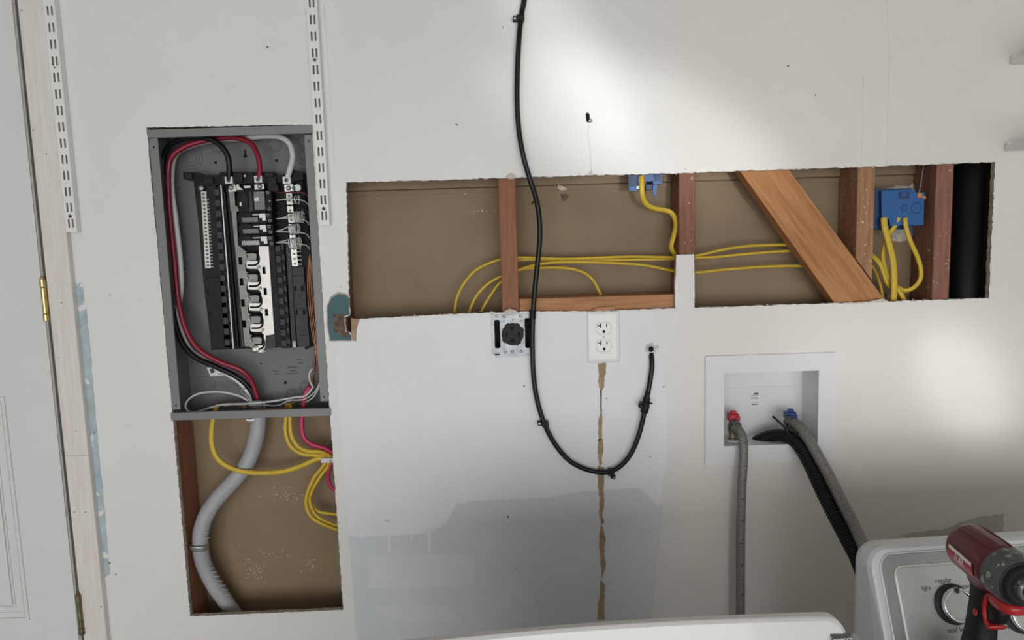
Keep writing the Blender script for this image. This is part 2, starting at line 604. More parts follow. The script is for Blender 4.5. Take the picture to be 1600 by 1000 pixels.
# coats of paint: each with its own ragged edge, bluish daylight mixed into the colour
patch('paint_coat', [(545, 838), (566, 840), (650, 835), (672, 834), (698, 815), (712, 788), (740, 782), (850, 778), (905, 768), (1000, 762), (1036, 790), (1012, 1040), (560, 1040)], M['oldpaint'], y=-0.0004, amp=0.0012)
M['midpaint'] = mat('thin_primer', (0.70, 0.725, 0.755), 0.5, var=0.05, scale=6)
patch('paint_coat', [(556, 502), (764, 494), (1020, 486), (1040, 610), (1044, 700), (1030, 790), (1000, 762), (905, 768), (850, 778), (740, 782), (712, 788), (698, 815), (650, 835), (545, 838), (534, 700), (524, 560), (534, 535), (556, 532)], M['primer'], y=-0.0006, amp=0.0015, holes=[H_RANGE])
for x0, y0, L, wd in ((608, 838, 24, 3), (643, 836, 10, 2.4), (671, 834, 27, 3.2)):
    patch('paint_drip', [(x0 - wd * .7, y0 - 3), (x0 + wd * .7, y0 - 3), (x0 + wd * .45, y0 + L * .5), (x0 + wd * .6, y0 + L), (x0 - wd * .5, y0 + L), (x0 - wd * .4, y0 + L * .5)], M['primer'], y=-0.0009, th=0.0008, amp=0)
for q_ in ([(576, 868), (640, 866), (743, 866), (742, 914), (640, 918), (577, 919)], [(578, 948), (640, 946), (701, 947), (722, 970), (640, 972), (612, 964)], [(722, 945), (741, 944), (741, 966), (733, 962)], [(778, 926), (797, 925), (797, 951), (778, 952)]):
    patch('paint_coat', q_, M['midpaint'], y=-0.0006, amp=0.0006)
# a dull stain over the washer
patch('wall_stain', [(1390, 838), (1478, 826), (1500, 816), (1540, 806), (1569, 802), (1566, 832), (1480, 842)], M['tan_mud'], y=-0.0007, amp=0.002)
# blue paint left along the casing
patch('blue_paint_strip', [(114, 446), (128, 440), (133, 470), (141, 540), (149, 640), (156, 720), (164, 800), (170, 880), (172, 898), (163, 902), (158, 840), (146, 720), (134, 620), (124, 530)], M['bluepaint'], y=-0.0006, amp=0.0012)
# moisture-resistant board laid bare beside the long hole
patch('filler_edge', [(514, 533), (510, 500), (510, 478), (516, 464), (528, 456), (540, 458), (547, 462), (547, 492), (538, 494), (540, 520), (549, 523), (549, 533)], M['gypsum'], y=-0.0007)
patch('green_paper', [(516, 532), (513, 500), (512.5, 478), (518, 466), (529, 459), (541, 461), (546, 466), (546, 492), (538, 494), (540, 520), (548.5, 523), (549, 532)], M['green'], y=-0.0011)
m = MB()
m.plate(jag(P2([(524, 491), (537, 491), (538, 500), (540, 520), (545, 523), (541, 528), (530, 522), (523, 518), (522, 505)]), .004, .001), -.0017, -.0012)
for k in range(90):
    u, v = random.random(), random.random()
    p = W(523 + u * 22, 491 + v * 36)
    s_ = random.uniform(.001, .0032)
    if (u > .62 and v < .80) or (u < .3 and v > .8): continue
    m.box(p.x - s_, p.x + s_, -0.0016 - random.random() * .003, 0.001, p.z - s_ * .8, p.z + s_ * .8, rot=Matrix.Rotation(random.uniform(-.6, .6), 3, 'Y'))
tag(m.build('splintered_core', M['chunk'], wall), kind='stuff')
patch('torn_paper', [(549, 497), (562, 499), (558, 512), (557, 533), (550, 532), (549, 515)], M['kraft'], y=-0.0012, amp=0.001)
# the burst joint under the duplex outlet
seam = [
    [(934, 568), (947, 567), (947, 582), (944, 590), (944, 603), (940, 611), (936, 606), (934, 596), (936, 585)],
    [(938, 640), (941, 640), (941, 660), (940, 684), (936, 690), (934, 675), (935, 655)],
    [(934, 686), (942, 685), (943, 700), (940, 716), (941, 724), (937, 728), (934, 715)],
    [(934, 727), (944, 730), (944, 752), (943, 770), (944, 790), (941, 806), (944, 816), (940, 820), (936, 803), (937, 780), (934, 760)],
    [(938, 820), (942, 822), (946, 840), (944, 868), (947, 880), (943, 896), (940, 905), (938, 880), (936, 850)],
    [(938, 906), (945, 913), (944, 940), (944, 968), (933, 968), (934, 945), (937, 930)],
]
for s_ in seam:
    patch('torn_joint_paper', s_, M['kraft'], y=-0.0014, th=0.0008, amp=0.0012, step=0.006)
patch('joint_crack', [(937.5, 608), (940, 610), (940, 642), (938, 642)], M['void'], y=-0.0012, amp=0.0006)
# crumbs of board broken out over and under the first stud
for px in ([(788, 279), (792, 274), (799, 270), (805, 273), (809, 278), (800, 280)], [(783, 490), (788, 486), (796, 482), (804, 484), (812, 489), (800, 491)], [(762, 489), (768, 486), (774, 488), (770, 491)],
           [(918, 272), (924, 266), (926, 271), (921, 274)], [(1362, 470), (1380, 467), (1388, 471), (1330, 475), (1322, 473)]):
    patch('crumbled_gypsum', px, M['crumbs'], y=-0.0018, th=0.002, amp=0.0012, step=0.005)
m = MB()
for L_ in (H_LONG, H_PANEL[3:]):
    for a_, b_ in zip(L_, L_[1:]):
        n_ = int(math.hypot(b_[0] - a_[0], b_[1] - a_[1]) / .012)
        for k in range(n_):
            if random.random() < .55: continue
            u = random.random()
            x, z = a_[0] + (b_[0] - a_[0]) * u, a_[1] + (b_[1] - a_[1]) * u
            s_ = random.uniform(.0005, .0016)
            m.plate(circ(x + random.gauss(0, .001), z + random.gauss(0, .0012), s_, 5, random.uniform(.8, 2.2)), -.0011, .0004)
tag(m.build('chipped_edge', M['gypsum'], wall), kind='stuff')
# tape joints: faint raised ridges of filler
for a, b in (((1384, 0), (1391, 90)), ((1349, 120), (1346, 262)), ((1390, 90), (1384, 255)), ((506, 10), (522, 250))):
    pa, pb = W(*a), W(*b)
    MB().sweep([pa, (pa + pb) / 2 + Vector((.0006, 0, 0)), pb], 0.0009, 0.0005, seg=6).build('filler_ridge', M['paint'], wall)
# dimples, nail heads and scuffs
dots = [(713, 195, 2.6), (418, 74, 2.4), (786, 43, 2), (793, 808, 3), (1079, 241, 1.6), (1070, 264, 1.2), (1231, 103, 2.5), (1274, 149, 2), (1061, 37, 1), (1078, 64, 1), (905, 455, 1), (532, 447, 1.5), (566, 331, 1), (819, 603, 2.4), (948, 622, 1.8), (1037, 604, 2.2), (1016, 714, 2), (807, 887, 2), (840, 939, 2.2), (815, 906, 1.3), (860, 908, 1.4), (780, 862, 1.2), (1013, 830, 1.6), (1060, 842, 1.8), (1093, 873, 1.4), (1032, 896, 1.3), (1024, 955, 1.2), (1036, 962, 1.3), (826, 956, 1.2), (602, 813, 2), (607, 813, 2), (546, 931, 1.4), (541, 868, 1), (172, 461, 1.6), (201, 402, 1), (220, 468, 1.2), (160, 872, 1.4), (192, 908, 1), (233, 990, 1), (1186, 833, 1), (1170, 760, 1), (1389, 640, 1), (1329, 683, 1), (1000, 719, 1.5), (1007, 722, 1.3), (980, 730, 1.1), (1245, 187, 1), (1252, 178, 1), (1296, 182, 1), (1490, 104, 1), (135, 483, 1.6), (128, 510, 1.8), (133, 590, 1.2), (148, 676, 2), (171, 879, 2.4), (181, 897, 2), (640, 590, 1), (700, 640, 1), (610, 690, 1.1), (742, 700, 1.2), (880, 850, 1), (660, 150, 1), (600, 60, 1), (740, 90, 1), (330, 120, 1), (190, 180, 1)]
m = MB()
for x, y, r in dots:
    p = W(x, y)
    for k in range(2 if r > 1.7 else 1):
        r2 = r * .00062 * random.uniform(.7, 1.2)
        m.plate(jag(circ(p.x + random.uniform(-1, 1) * r * .0006 * k, p.z + random.uniform(-1, 1) * r * .0006 * k, r2, 9), 1, 0), -0.0011, -0.0009)
tag(m.build('nail_marks', M['seal'], wall), kind='stuff')
for x, y, r in [(793, 808, 3.2), (820, 604, 9), (418, 74, 3.5), (172, 461, 3.4), (790, 78, 5)]:
    p = W(x, y)
    MB().ring((p.x, 0, p.z), (0, 1, 0), r * .0013, .0005, 20, 5).build('screw_dimple', M['oldpaint' if r < 4 else 'paint'], wall)
# filler ridge about the range receptacle and outlet box
for pts in ([(757, 500), (758, 540), (762, 562), (790, 567), (830, 563), (838, 540)], [(752, 505), (754, 556), (768, 568), (800, 571)], [(840, 490), (842, 530), (839, 560)], [(1030, 600), (1040, 650), (1032, 690), (1015, 706)], [(860, 560), (872, 610), (880, 650)]):
    MB().sweep([W(x, y) for x, y in pts], 0.0011, 0.0006, seg=6).build('filler_ridge', M['primer'], wall)

m = MB()
for cx_, cy_, sx_, sy_, n_ in ((446, 772, 26, 12, 46), (396, 888, 22, 20, 60), (428, 868, 40, 8, 24), (486, 882, 18, 12, 34), (362, 858, 12, 10, 12), (520, 690, 12, 8, 20), (680, 300, 60, 3, 20), (752, 330, 20, 2, 10), (1335, 282, 14, 3, 16)):
    for k in range(n_):
        p = W(random.gauss(cx_, sx_ * .5), random.gauss(cy_, sy_ * .5), STB)
        m.plate(circ(p.x, p.z, random.uniform(.0006, .0017), 6, random.uniform(.6, 1.6)), STB - .0006, STB + .0006)
tag(m.build('plaster_specks', M['crumbs'], cav), kind='stuff')
for px in ([(872, 289), (880, 292), (886, 296), (878, 299), (871, 295)], [(1384, 458), (1392, 462), (1384, 470)]):
    patch('plaster_lump', px, M['crumbs'], y=-.006, th=.006, amp=.001, step=.004, d=STB, parent=cav)
patch('nail_tip_rust', [(876, 303), (890, 304), (882, 316), (879, 314)], M['chunk'], y=-.0012, th=.001, amp=.0008, step=.004, d=STB, parent=cav)

# ------------------------------------------------------------ door side
yt = -0.016
XT0, XT1 = -1.0005, -0.9475
m = MB().box(XT0, XT1, yt, DRY, FLOOR, 2.17, bev=0.0025)
trim = tag(m.build('trim_1', M['casing']), kind='structure')
m = MB()
for x, y, r in ((34, 17, 1), (52, 203, 1), (73, 241, 1), (96, 473, 1.2), (118, 674, 1), (116, 800, 1.2), (134, 800, 1.2), (92, 560, 1), (158, 948, 1.4)):
    p = W(x, y, yt)
    m.cyl((p.x, yt - .0003, p.z), (p.x, yt + .001, p.z), r * .0012, 8)
tag(m.build('nail_holes', M['seal'], trim), kind='stuff')
zc = W(118, 712, yt).z
MB().box(XT0 + .0005, XT1 - .0005, yt - .0004, yt + .002, zc - .0008, zc + .0004).build('scarf_joint', M['seal2'], trim)
tag(MB().box(XT0 - 0.0055, XT0 - 0.0005, yt + .004, 0.05, FLOOR, 2.12).build('trim_2', M['seal']), kind='structure')
tag(MB().box(XT0 - 0.0105, XT0 - 0.0058, yt + .001, 0.05, FLOOR, 2.12, bev=.001).build('trim_3', M['seal2']), kind='structure')
XDR = XT0 - 0.0145
tag(MB().box(XDR, XT0 - 0.0108, yt + .006, 0.05, FLOOR, 2.12).build('trim_4', M['seal']), kind='structure')
# door with a moulded lower panel
yd = -0.008
m = MB()
m.box(XDR - 0.84, XDR - 0.0005, yd, 0.035, FLOOR + 0.01, 2.10, bev=0.002)
door = tag(m.build('door_1', M['door']), kind='structure')
xr_ = W(47, 968, yd).x
zb_ = W(47, 968, yd).z
zt_ = zb_ + 0.52


def frame_ring(x0, x1, z0, z1, wd, y0, y1):
    return MB().plate(rect(x0, x1, z0, z1), y0, y1, [rect(x0 + wd, x1 - wd, z0 + wd, z1 - wd)])


zt_ = W(8, 620, yd).z
for (x0, x1, z0, z1) in ((xr_ - .62, xr_, zb_, zt_),):
    m = frame_ring(x0, x1, z0, z1, .006, yd - .0035, yd + .001)
    m.build('panel_moulding', M['door'], door)
    m = frame_ring(x0 + .010, x1 - .010, z0 + .010, z1 - .010, .010, yd - .0018, yd + .001)
    m.build('panel_moulding', M['door'], door)
    m = MB().box(x0 + .034, x1 - .034, yd - .004, yd + .001, z0 + .036, z1 - .036, bev=.0035, seg=2)
    m.build('raised_panel', M['door'], door)
    m = frame_ring(x0 + .028, x1 - .028, z0 + .030, z1 - .030, .003, yd - .0025, yd + .001)
    m.build('panel_moulding', M['door'], door)


def hinge(pt, pb, mt):
    a, b = W(*pt, yd - .012), W(*pb, yd - .012)
    x = (a.x + b.x) / 2
    L = a.z - b.z
    m = MB()
    n = 3
    prof = []
    for i, (h0, h1, r) in enumerate(((0, .17, .0062), (.175, .80, .0055), (.805, 1, .0062))):
        m.lathe([(h0 * L, r * .92), (h0 * L + .001, r), (h1 * L - .001, r), (h1 * L, r * .92)], (x, yd - .010, b.z), (0, 0, 1), 14)
    k = m.build('hinge', mt, door)
    MB().box(x - .009, x + .009, yd - .005, yd + .004, b.z + .002, a.z - .002).build('hinge_leaf', mt, k)
    MB().lathe([(0, .004), (.003, .0045), (.006, .002)], (x, yd - .010, a.z), (0, 0, 1), 12).build('hinge_pin', mt, k)
    return k


hinge((66, 436), (71, 502), M['brass']).name = 'hinge'
hinge((122, 930), (127, 992), M['brass_old'])

# ------------------------------------------------------------ timber in the wall


def timber(name, label, x0, x1, z0, z1, m, cat='stud'):
    o = MB().box(x0, x1, DRY + .0002, STB - 0.0065, z0, z1, bev=0.0015, seg=1).build(name, m)
    return tag(o, label, cat)


s1 = timber('wall_stud', 'narrow reddish wood stud right above the black range receptacle', -0.021, 0.0165, 1.2765, 2.25, M['stud_red'])
s2 = timber('wall_stud', 'brown wood stud above the white drywall scrap, second from left in long opening', 0.371, 0.406, FLOOR, 2.25, M['stud_brown'])
s4 = timber('wall_stud', 'pinkish brown stud between the large blue box and the black pipe', 0.9295, 0.967, FLOOR, 2.25, M['stud_pink'])
timber('wall_stud', 'brown stud lining the left side of the opening below the electrical panel', -0.803, -0.7645, FLOOR, 2.25, M['stud_red'])
timber('wall_stud', 'dark stud edge seen in the notch of the green patch', -0.406, -0.366, FLOOR, 2.25, M['stud_brown'])
# diagonal let-in brace and the stud it cuts across
A_, B_, C_, D_ = [(W(*p, DRY).x, W(*p, DRY).z) for p in ((1157, 268), (1233, 266), (1382, 468), (1303, 472))]


def ext(p, q, t):
    return (q[0] + (q[0] - p[0]) * t, q[1] + (q[1] - p[1]) * t)


poly = [ext(D_, A_, .8), ext(C_, B_, .8), ext(B_, C_, .35), ext(A_, D_, .35)]
m = MB().plate(poly[::-1], DRY + .0004, DRY + .038)
br = tag(m.build('diagonal_brace', M['brace']), 'wide orange wood brace running diagonally through the long opening', 'brace')
ang = math.atan2(A_[0] - D_[0], A_[1] - D_[1])
# turn the mesh so that its own z runs along the grain
br.data.transform(Matrix.Rotation(-ang, 4, 'Y'))
br.rotation_euler = (0, ang, 0)
dx = (C_[0] - B_[0]) / (C_[1] - B_[1])


def xbr(z, off=0.003):
    return B_[0] + (z - B_[1]) * dx + off


S3 = (0.7585, 0.7955)
zl = [B_[1] + (x - .004 - B_[0]) / dx for x in S3]
m = MB().plate([(S3[0], zl[0]), (S3[1], zl[1]), (S3[1], 2.25), (S3[0], 2.25)], DRY + .0002, STB - .0065)
tag(m.build('wall_stud', M['stud_tan']), 'tan scuffed stud left of the large blue box, ending on the diagonal brace', 'stud')
bz = 1.3055
tag(MB().box(0.0175, 0.370, DRY + .0003, STB - .0065, bz - 0.038, bz, bev=.0015, seg=1).build('wood_block', M['block']), 'horizontal wood block spanning two studs above the duplex outlet', 'block')
m = MB().plate(jag(P2([(922, 485.5), (930, 482), (944, 479.5), (960, 479), (961, 484), (950, 485.5)], .004), .008, .0008), .002, .0095)
tag(m.build('wood_shim', M['block']), 'thin wood shim tucked behind the top of the white outlet plate', 'shim')
px = [(1057, 398.5), (1084.5, 397.5), (1085.5, 440), (1085, 480.5), (1055, 481.5), (1055, 440)]
m = MB().plate(jag(P2(px), .012, .0006), 0.0002, DRY - .0003, edge_mi=1)
tag(m.build('drywall_scrap', [M['paint'], M['crumbs']]), 'white painted drywall strip left on the lower part of the brown stud', 'drywall')
# black drain pipe
m = MB().lathe([(0, .0335), (2.35, .0335)], (1.026, .056, FLOOR + .01), (0, 0, 1), 40, True)
tag(m.build('drain_pipe', M['pipe']), 'thick black plastic pipe standing at the right end of the long opening', 'pipe')
MB
# white shelves at the right edge
for (px_, py_, lb) in ((1577, 101.5, 'upper white shelf end at the right edge of the photo'), (1568.5, 236.5, 'lower white shelf end at the right edge, beside the black pipe')):
    p = W(px_, py_)
    t = thing('wall_shelf', lb, 'shelf', (p.x, 0, p.z), 'white shelves at the right edge')
    MB().box(p.x, p.x + .62, -.26, -.001, p.z, p.z + .012, bev=.0015).build('shelf_board', M['std'], t)
    MB().box(p.x + .0005, p.x + .62, -.010, -.0005, p.z + .0122, p.z + .019, bev=.001).build('rear_ledge', M['std'], t)

# ------------------------------------------------------------ electrical panel
PX0, PX1, PZ0, PZ1 = -0.762, -0.4125, 1.0585, 1.6915
YBK = 0.094
panel = thing('breaker_box', 'open grey breaker panel recessed in the wall, cover off, wiring exposed', 'breaker box', (-0.587, 0.05, PZ0))
G, GL = M['grey'], M['greylip']
m = MB()
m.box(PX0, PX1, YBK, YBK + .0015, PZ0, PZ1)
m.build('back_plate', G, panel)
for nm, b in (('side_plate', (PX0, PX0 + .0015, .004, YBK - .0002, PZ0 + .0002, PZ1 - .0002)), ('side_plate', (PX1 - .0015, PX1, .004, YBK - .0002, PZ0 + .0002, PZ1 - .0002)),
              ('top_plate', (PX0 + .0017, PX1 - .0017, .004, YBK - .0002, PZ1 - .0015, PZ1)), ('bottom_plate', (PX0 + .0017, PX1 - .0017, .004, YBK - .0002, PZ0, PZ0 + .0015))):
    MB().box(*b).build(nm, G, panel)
fl = .0185
fr = .0185


def flange(nm, px, y0, y1, mt=GL):
    return MB().plate(P2(px, y0), y0, y1).build(nm, mt, panel)


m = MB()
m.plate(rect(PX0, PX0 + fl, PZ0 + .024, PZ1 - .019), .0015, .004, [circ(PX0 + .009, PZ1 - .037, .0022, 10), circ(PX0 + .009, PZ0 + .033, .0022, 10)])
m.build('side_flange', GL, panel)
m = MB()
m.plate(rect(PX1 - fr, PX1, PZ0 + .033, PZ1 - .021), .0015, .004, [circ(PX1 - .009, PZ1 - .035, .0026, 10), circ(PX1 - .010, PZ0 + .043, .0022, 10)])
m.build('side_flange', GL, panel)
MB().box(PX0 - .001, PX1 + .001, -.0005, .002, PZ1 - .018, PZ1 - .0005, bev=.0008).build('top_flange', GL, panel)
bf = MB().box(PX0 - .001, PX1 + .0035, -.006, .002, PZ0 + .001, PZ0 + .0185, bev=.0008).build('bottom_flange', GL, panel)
p = W(391, 656, -.006)
MB().sweep([(p.x - .009, -.0068, p.z + .001), (p.x, -.0072, p.z - .0012), (p.x + .009, -.0068, p.z + .001)], .0025, .0008, seg=6).build('paint_chip', M['whitep'], bf)


def pl(nm, px, y0, th, mt, par, holes=(), hd=None):
    return MB().plate(P2(px, y0), y0, y0 + th, [P2(h, y0) for h in holes]).build(nm, mt, par)


# knock-outs and holes in the back
YK = YBK - .0004
for x, y, rs in ((299, 247, (17, 12, 7)), (340, 228, (11, 8)), (429, 226, (11, 8)), (474, 243, (13, 9, 6)), (472, 220, (7,)), (322, 603, (15, 10, 6)), (456, 617, (10, 7)), (476, 605, (8,))):
    p = W(x, y, YK)
    m = MB()
    for r in rs:
        m.ring((p.x, YK, p.z), (0, 1, 0), r * .00148, .0008, 28, 5)
    m.build('knockout', G, panel)
m = MB()
for x, y, r in ((337, 254, 2.4), (432, 251, 2.4), (279, 294, 1), (300, 566, 1.2), (408, 568, 1.4), (446, 598, 2.6), (371, 602, 1.3), (290, 420, 1), (290, 445, 1), (294, 485, 1)):
    p = W(x, y, YK)
    m.plate(circ(p.x, p.z, r * .0014, 12), YK - .0003, YK)
p = W(383, 241, YK)
m.plate(circ(p.x, p.z - .004, .0042, 12), YK - .0003, YK)
m.plate(rect(p.x - .0015, p.x + .0017, p.z, p.z + .011), YK - .0003, YK)
tag(m.build('mounting_holes', M['void'], panel), kind='stuff')
# pressed lettering too small to read: rows of short strokes
m = MB()
for (x, y, wd) in ((450, 574, 14), (454, 579, 9), (448, 584, 17), (462, 562, 10), (466, 567, 8), (426, 580, 7), (430, 584, 5)):
    p = W(x, y, YK)
    xx = p.x
    while xx < p.x + wd * .00145:
        l_ = random.uniform(.001, .0022)
        m.box(xx, xx + l_, YK - .0002, YK, p.z - .0012, p.z + .0012)
        xx += l_ + .0008
tag(m.build('stamped_marks', M['dkgrey'], panel), kind='stuff')
st = pl('warning_sticker', [(323, 575), (329, 588), (355, 586), (349, 572)], YK - .0004, .0003, M['whitep'], panel)
pl('sticker_mark', [(327, 577), (330, 584), (336, 581), (333, 575)], YK - .0007, .0002, M['ink'], st)
pl('sticker_mark', [(340, 584), (347, 583.4), (347, 584.8), (340, 585.4)], YK - .0007, .0002, M['ink'], st)

# black interior base
YB0 = .060
base = pl('interior_base', [(303, 288), (472, 280), (480, 330), (491, 541), (330, 547), (321, 440)], YB0, .030, M['blk'], panel)
base['label'] = 'black plastic base carrying the bus bars'
m = MB()
m.plate(P2([(286, 268), (310, 270), (316, 274), (342, 273), (344, 269), (427, 269), (430, 274), (452, 272), (454, 264), (473, 269), (473, 281), (460, 284), (303, 291), (303, 284), (287, 280)], .045), .045, .070)
m.build('top_housing', M['blk'], panel)
for px in ([(346, 274), (356, 274), (356, 289), (347, 289)], [(364, 271), (378, 271), (379, 284), (365, 284)], [(386, 272), (396, 272), (396, 286), (387, 286)], [(413, 270), (427, 270), (427, 276), (414, 276)], [(418, 277), (431, 277), (432, 292), (419, 292)], [(290, 270), (300, 271), (300, 280), (290, 279)], [(318, 278), (332, 277), (333, 286), (319, 287)]):
    MB().plate(P2(px, .038), .038, .045).build('housing_rib', M['blk2'], panel)
# left neutral bar
YN = .046


def lerp(a, b, t): return (a[0] + (b[0] - a[0]) * t, a[1] + (b[1] - a[1]) * t)


pl('neutral_carrier', [(306, 289), (336, 287), (347, 432), (317, 434)], YN + .003, .012, M['blk2'], panel)
pl('lower_cover', [(317, 435), (347, 433), (362, 544), (331, 547)], YN + .006, .010, M['blk2'], panel)
for a in ([(323, 452), (326, 452), (327, 460), (324, 460)], [(325, 487), (329, 487), (330, 496), (327, 496)]):
    pl('cover_slot', a, YN + .0055, .0004, M['void'], panel)


def neutral_bar(top, bot, n, wpx, ymain, ncol=1, big=None):
    bar = pl('neutral_bar', [(top[0] - wpx, top[1] - 4), (top[0] + wpx, top[1] - 4), (bot[0] + wpx, bot[1] + 4), (bot[0] - wpx, bot[1] + 4)], ymain, .006, M['tin'], panel)
    first = None
    sl = None
    for i in range(n):
        x, y = lerp(top, bot, i / (n - 1))
        p = W(x, y, ymain)
        if first is None:
            first = MB().lathe([(0, .0026), (.002, .0026), (.0027, .0018)], (p.x, ymain, p.z), (0, -1, 0), 10).build('terminal_screw', M['screw'], bar)
            sl = MB().box(p.x - .0017, p.x + .0017, ymain - .003, ymain - .0022, p.z - .0005, p.z + .0005, rot=Matrix.Rotation(.6, 3, 'Y')).build('screw_slot', M['ink'], bar)
            f0 = Vector((p.x, ymain, p.z))
        else:
            d = Vector((p.x, ymain, p.z)) - f0
            dup(first, bar, d); dup(sl, bar, d)
    return bar


nb = neutral_bar((318, 303), (325, 415), 20, 4.2, YN)
p = W(315, 294, YN)
MB().lathe([(0, .0075), (.003, .0075), (.005, .005), (.0055, .002)], (p.x, YN - .001, p.z), (0, -1, 0), 18).build('large_lug_screw', M['screw'], nb)
# row of wire openings beside the bar
m = MB()
for i in range(22):
    x, y = lerp((324.5, 312), (331.5, 417), i / 21)
    p = W(x, y, YN + .002)
    m.box(p.x - .0030, p.x + .0030, YN + .001, YN + .0035, p.z - .0014, p.z + .0012)
tag(m.build('wire_openings', M['zinc'], panel), kind='stuff')
# breaker hooks: notched rails left and right


def hook_rail(top, bot, n, wpx):
    rail = pl('hook_rail', [(top[0] - wpx, top[1]), (top[0] + wpx, top[1]), (bot[0] + wpx, bot[1]), (bot[0] - wpx, bot[1])], .052, .010, M['blk'], panel)
    f0 = None
    for i in range(n):
        x, y = lerp(top, bot, (i + .5) / n)
        p = W(x, y, .046)
        s = (bot[1] - top[1]) / n * .00142
        if f0 is None:
            m = MB()
            m.box(p.x - wpx * .0013, p.x + wpx * .0004, .044, .052, p.z - s * .32, p.z + s * .30, bev=.0008, seg=1)
            m.box(p.x + wpx * .0005, p.x + wpx * .0014, .047, .052, p.z - s * .12, p.z + s * .44, bev=.0006, seg=1)
            first = m.build('breaker_hook', M['dkgrey'], rail)
            f0 = p
        else:
            dup(first, rail, p - f0)


hook_rail((341, 292), (358, 543), 15, 7)
hook_rail((436, 380), (447, 544), 10, 7)
pl('bright_ridge', [(344, 289), (345.8, 289), (365.5, 545), (363.8, 545)], .045, .010, M['lug'], panel)
for a, b in (((349, 300), (371, 544)), ((354, 298), (376, 543)), ((359, 330), (380, 543))):
    pl('channel_rib', [(a[0], a[1]), (a[0] + 2.2, a[1]), (b[0] + 2.2, b[1]), (b[0], b[1])], .047, .012, M['blk2'], panel)
# bus bars with interleaved stabs
YU = .048
pitch = 32.8


def bx(y):   # axis of the stabs in the photograph
    return 391.5 + (y - 400) * .0615


ob = [(357.5, 300), (366, 299)]
ob += [(367.6, 322), (372, 322), (373, 330), (369.3, 331), (372, 384), (374, 384)]
right = []
for k in range(5):
    y = 395 + k * pitch
    b = bx(y)
    right += [(b - 9.5, y - 4), (b - 3, y - 1), (b + 9, y - 1), (b + 9.6, y + 5), (b + 9, y + 11.5), (b - 1, y + 11.5), (b - 5, y + 16), (b - 8, y + 17)]
y = 395 + 5 * pitch - 14
ob += right + [(389, 541), (379, 541.5), (378.5, 536)]
holes = [[(bx(y) - 19.0, y + 7), (bx(y) - 13.2, y + 7), (bx(y) - 12.3, y + 18.5), (bx(y) - 18.1, y + 18.5)] for y in (395 + k * pitch for k in range(5)) if y + 19 < 537]
busl = pl('bus_bar', ob, YU, .0025, M['tin2'], panel, holes)
ob = [(404.5, 384), (419.5, 384), (423, 440), (428.6, 522.5), (418, 524), (415.5, 524)]
left = []
for k in reversed(range(5)):
    y = 412.5 + k * pitch
    b = bx(y)
    if k == 4:
        left += [(b + 14, y - 2), (b + 13, y + 8)][::-1]
    left += [(b + 10, y + 7.5), (b + 1, y + 7.5), (b - 6.5, y + 7.0), (b - 7.5, y + 1), (b - 6.5, y - 4.5), (b + 3, y - 4.5), (b + 10, y - 4.5), (b + 12.5, y - 10)] if k < 4 else [(b + 10, y + 7), (b - 6, y + 7), (b - 7, y - 4), (b + 10, y - 4)]
    left += [(b + 12.2, y - 20)]
holes = [[(bx(y) + 17, y), (bx(y) + 22, y), (bx(y) + 22.8, y + 11), (bx(y) + 17.8, y + 11)] for y in (417 + k * pitch for k in range(3))]
busr = pl('bus_bar', ob + left, YU - .002, .0025, M['tin'], panel, holes)
first = None
for k in range(5):
    for side in (0, 1):
        y = (401 if side == 0 else 417.5) + k * pitch
        x = bx(y) + (-8.5 if side == 0 else 11.5)
        p = W(x, y, YU - .003)
        par = busl
        if first is None:
            m = MB().lathe([(0, .0040), (.0012, .0040), (.002, .003)], (p.x, YU - .0025, p.z), (0, -1, 0), 12)
            first = m.build('bus_screw', M['tin'], busl)
            m = MB().box(p.x - .003, p.x + .003, YU - .0050, YU - .0042, p.z - .0008, p.z + .0008, rot=Matrix.Rotation(-.7, 3, 'Y'))
            fs = m.build('screw_slot', M['ink'], busl)
            f0 = p
        else:
            dup(first, busl, p - f0); dup(fs, busl, p - f0)
# curved black barriers that follow each stab
for k in range(5):
    y = 403 + k * pitch
    b = bx(y)
    pts = [W(b - 7, y - 8 + 0, .046), W(b + 6, y - 8.5, .046), W(b + 12, y - 4, .046), W(b + 12.5, y + 6, .046), W(b + 7, y + 11, .046), W(b - 4, y + 11.5, .046)]
    MB().sweep(pts, .0022, .005, seg=6).build('stab_barrier', M['blk'], panel)
MB().lathe([(0, .010), (.008, .009), (.010, .004)], W(400, 545, .050), (0, -1, 0), 14).build('lower_clip', M['tin'], panel)
# right side strips
pl('grey_strip', [(446.5, 380), (453, 380), (463, 543), (456.5, 544)], .049, .010, M['dkgrey'], panel)
pl('bus_shield', [(420, 384), (428, 383), (441, 542), (431, 543)], .050, .009, M['blk2'], panel)
pl('lower_shield', [(414, 526), (430, 524), (432, 543), (413, 545)], .050, .009, M['dkgrey'], panel)
pl('right_cover', [(456, 418), (474, 417), (484, 541), (465, 543)], .050, .009, M['dkgrey'], panel)
for a in ([(458, 431), (474, 430), (474.2, 431), (458.2, 432)], [(463, 482), (478, 481), (478.2, 482), (463.2, 483)], [(465, 524), (481, 523), (481.2, 524), (465.2, 525)]):
    pl('cover_seam', a, .0496, .0004, M['void'], panel)
for a in ([(459, 447), (463, 447), (463.5, 455), (459.5, 455)], [(470, 446), (474, 446), (474.5, 455), (470.5, 455)], [(462, 484), (465, 484), (465.5, 492), (462.5, 492)], [(473, 484), (477, 484), (477.3, 492), (473.3, 492)]):
    pl('cover_slot', a, .0495, .0005, M['void'], panel)
nb2 = neutral_bar((451.5, 306), (461, 412), 15, 4.5, .046)
m = MB()
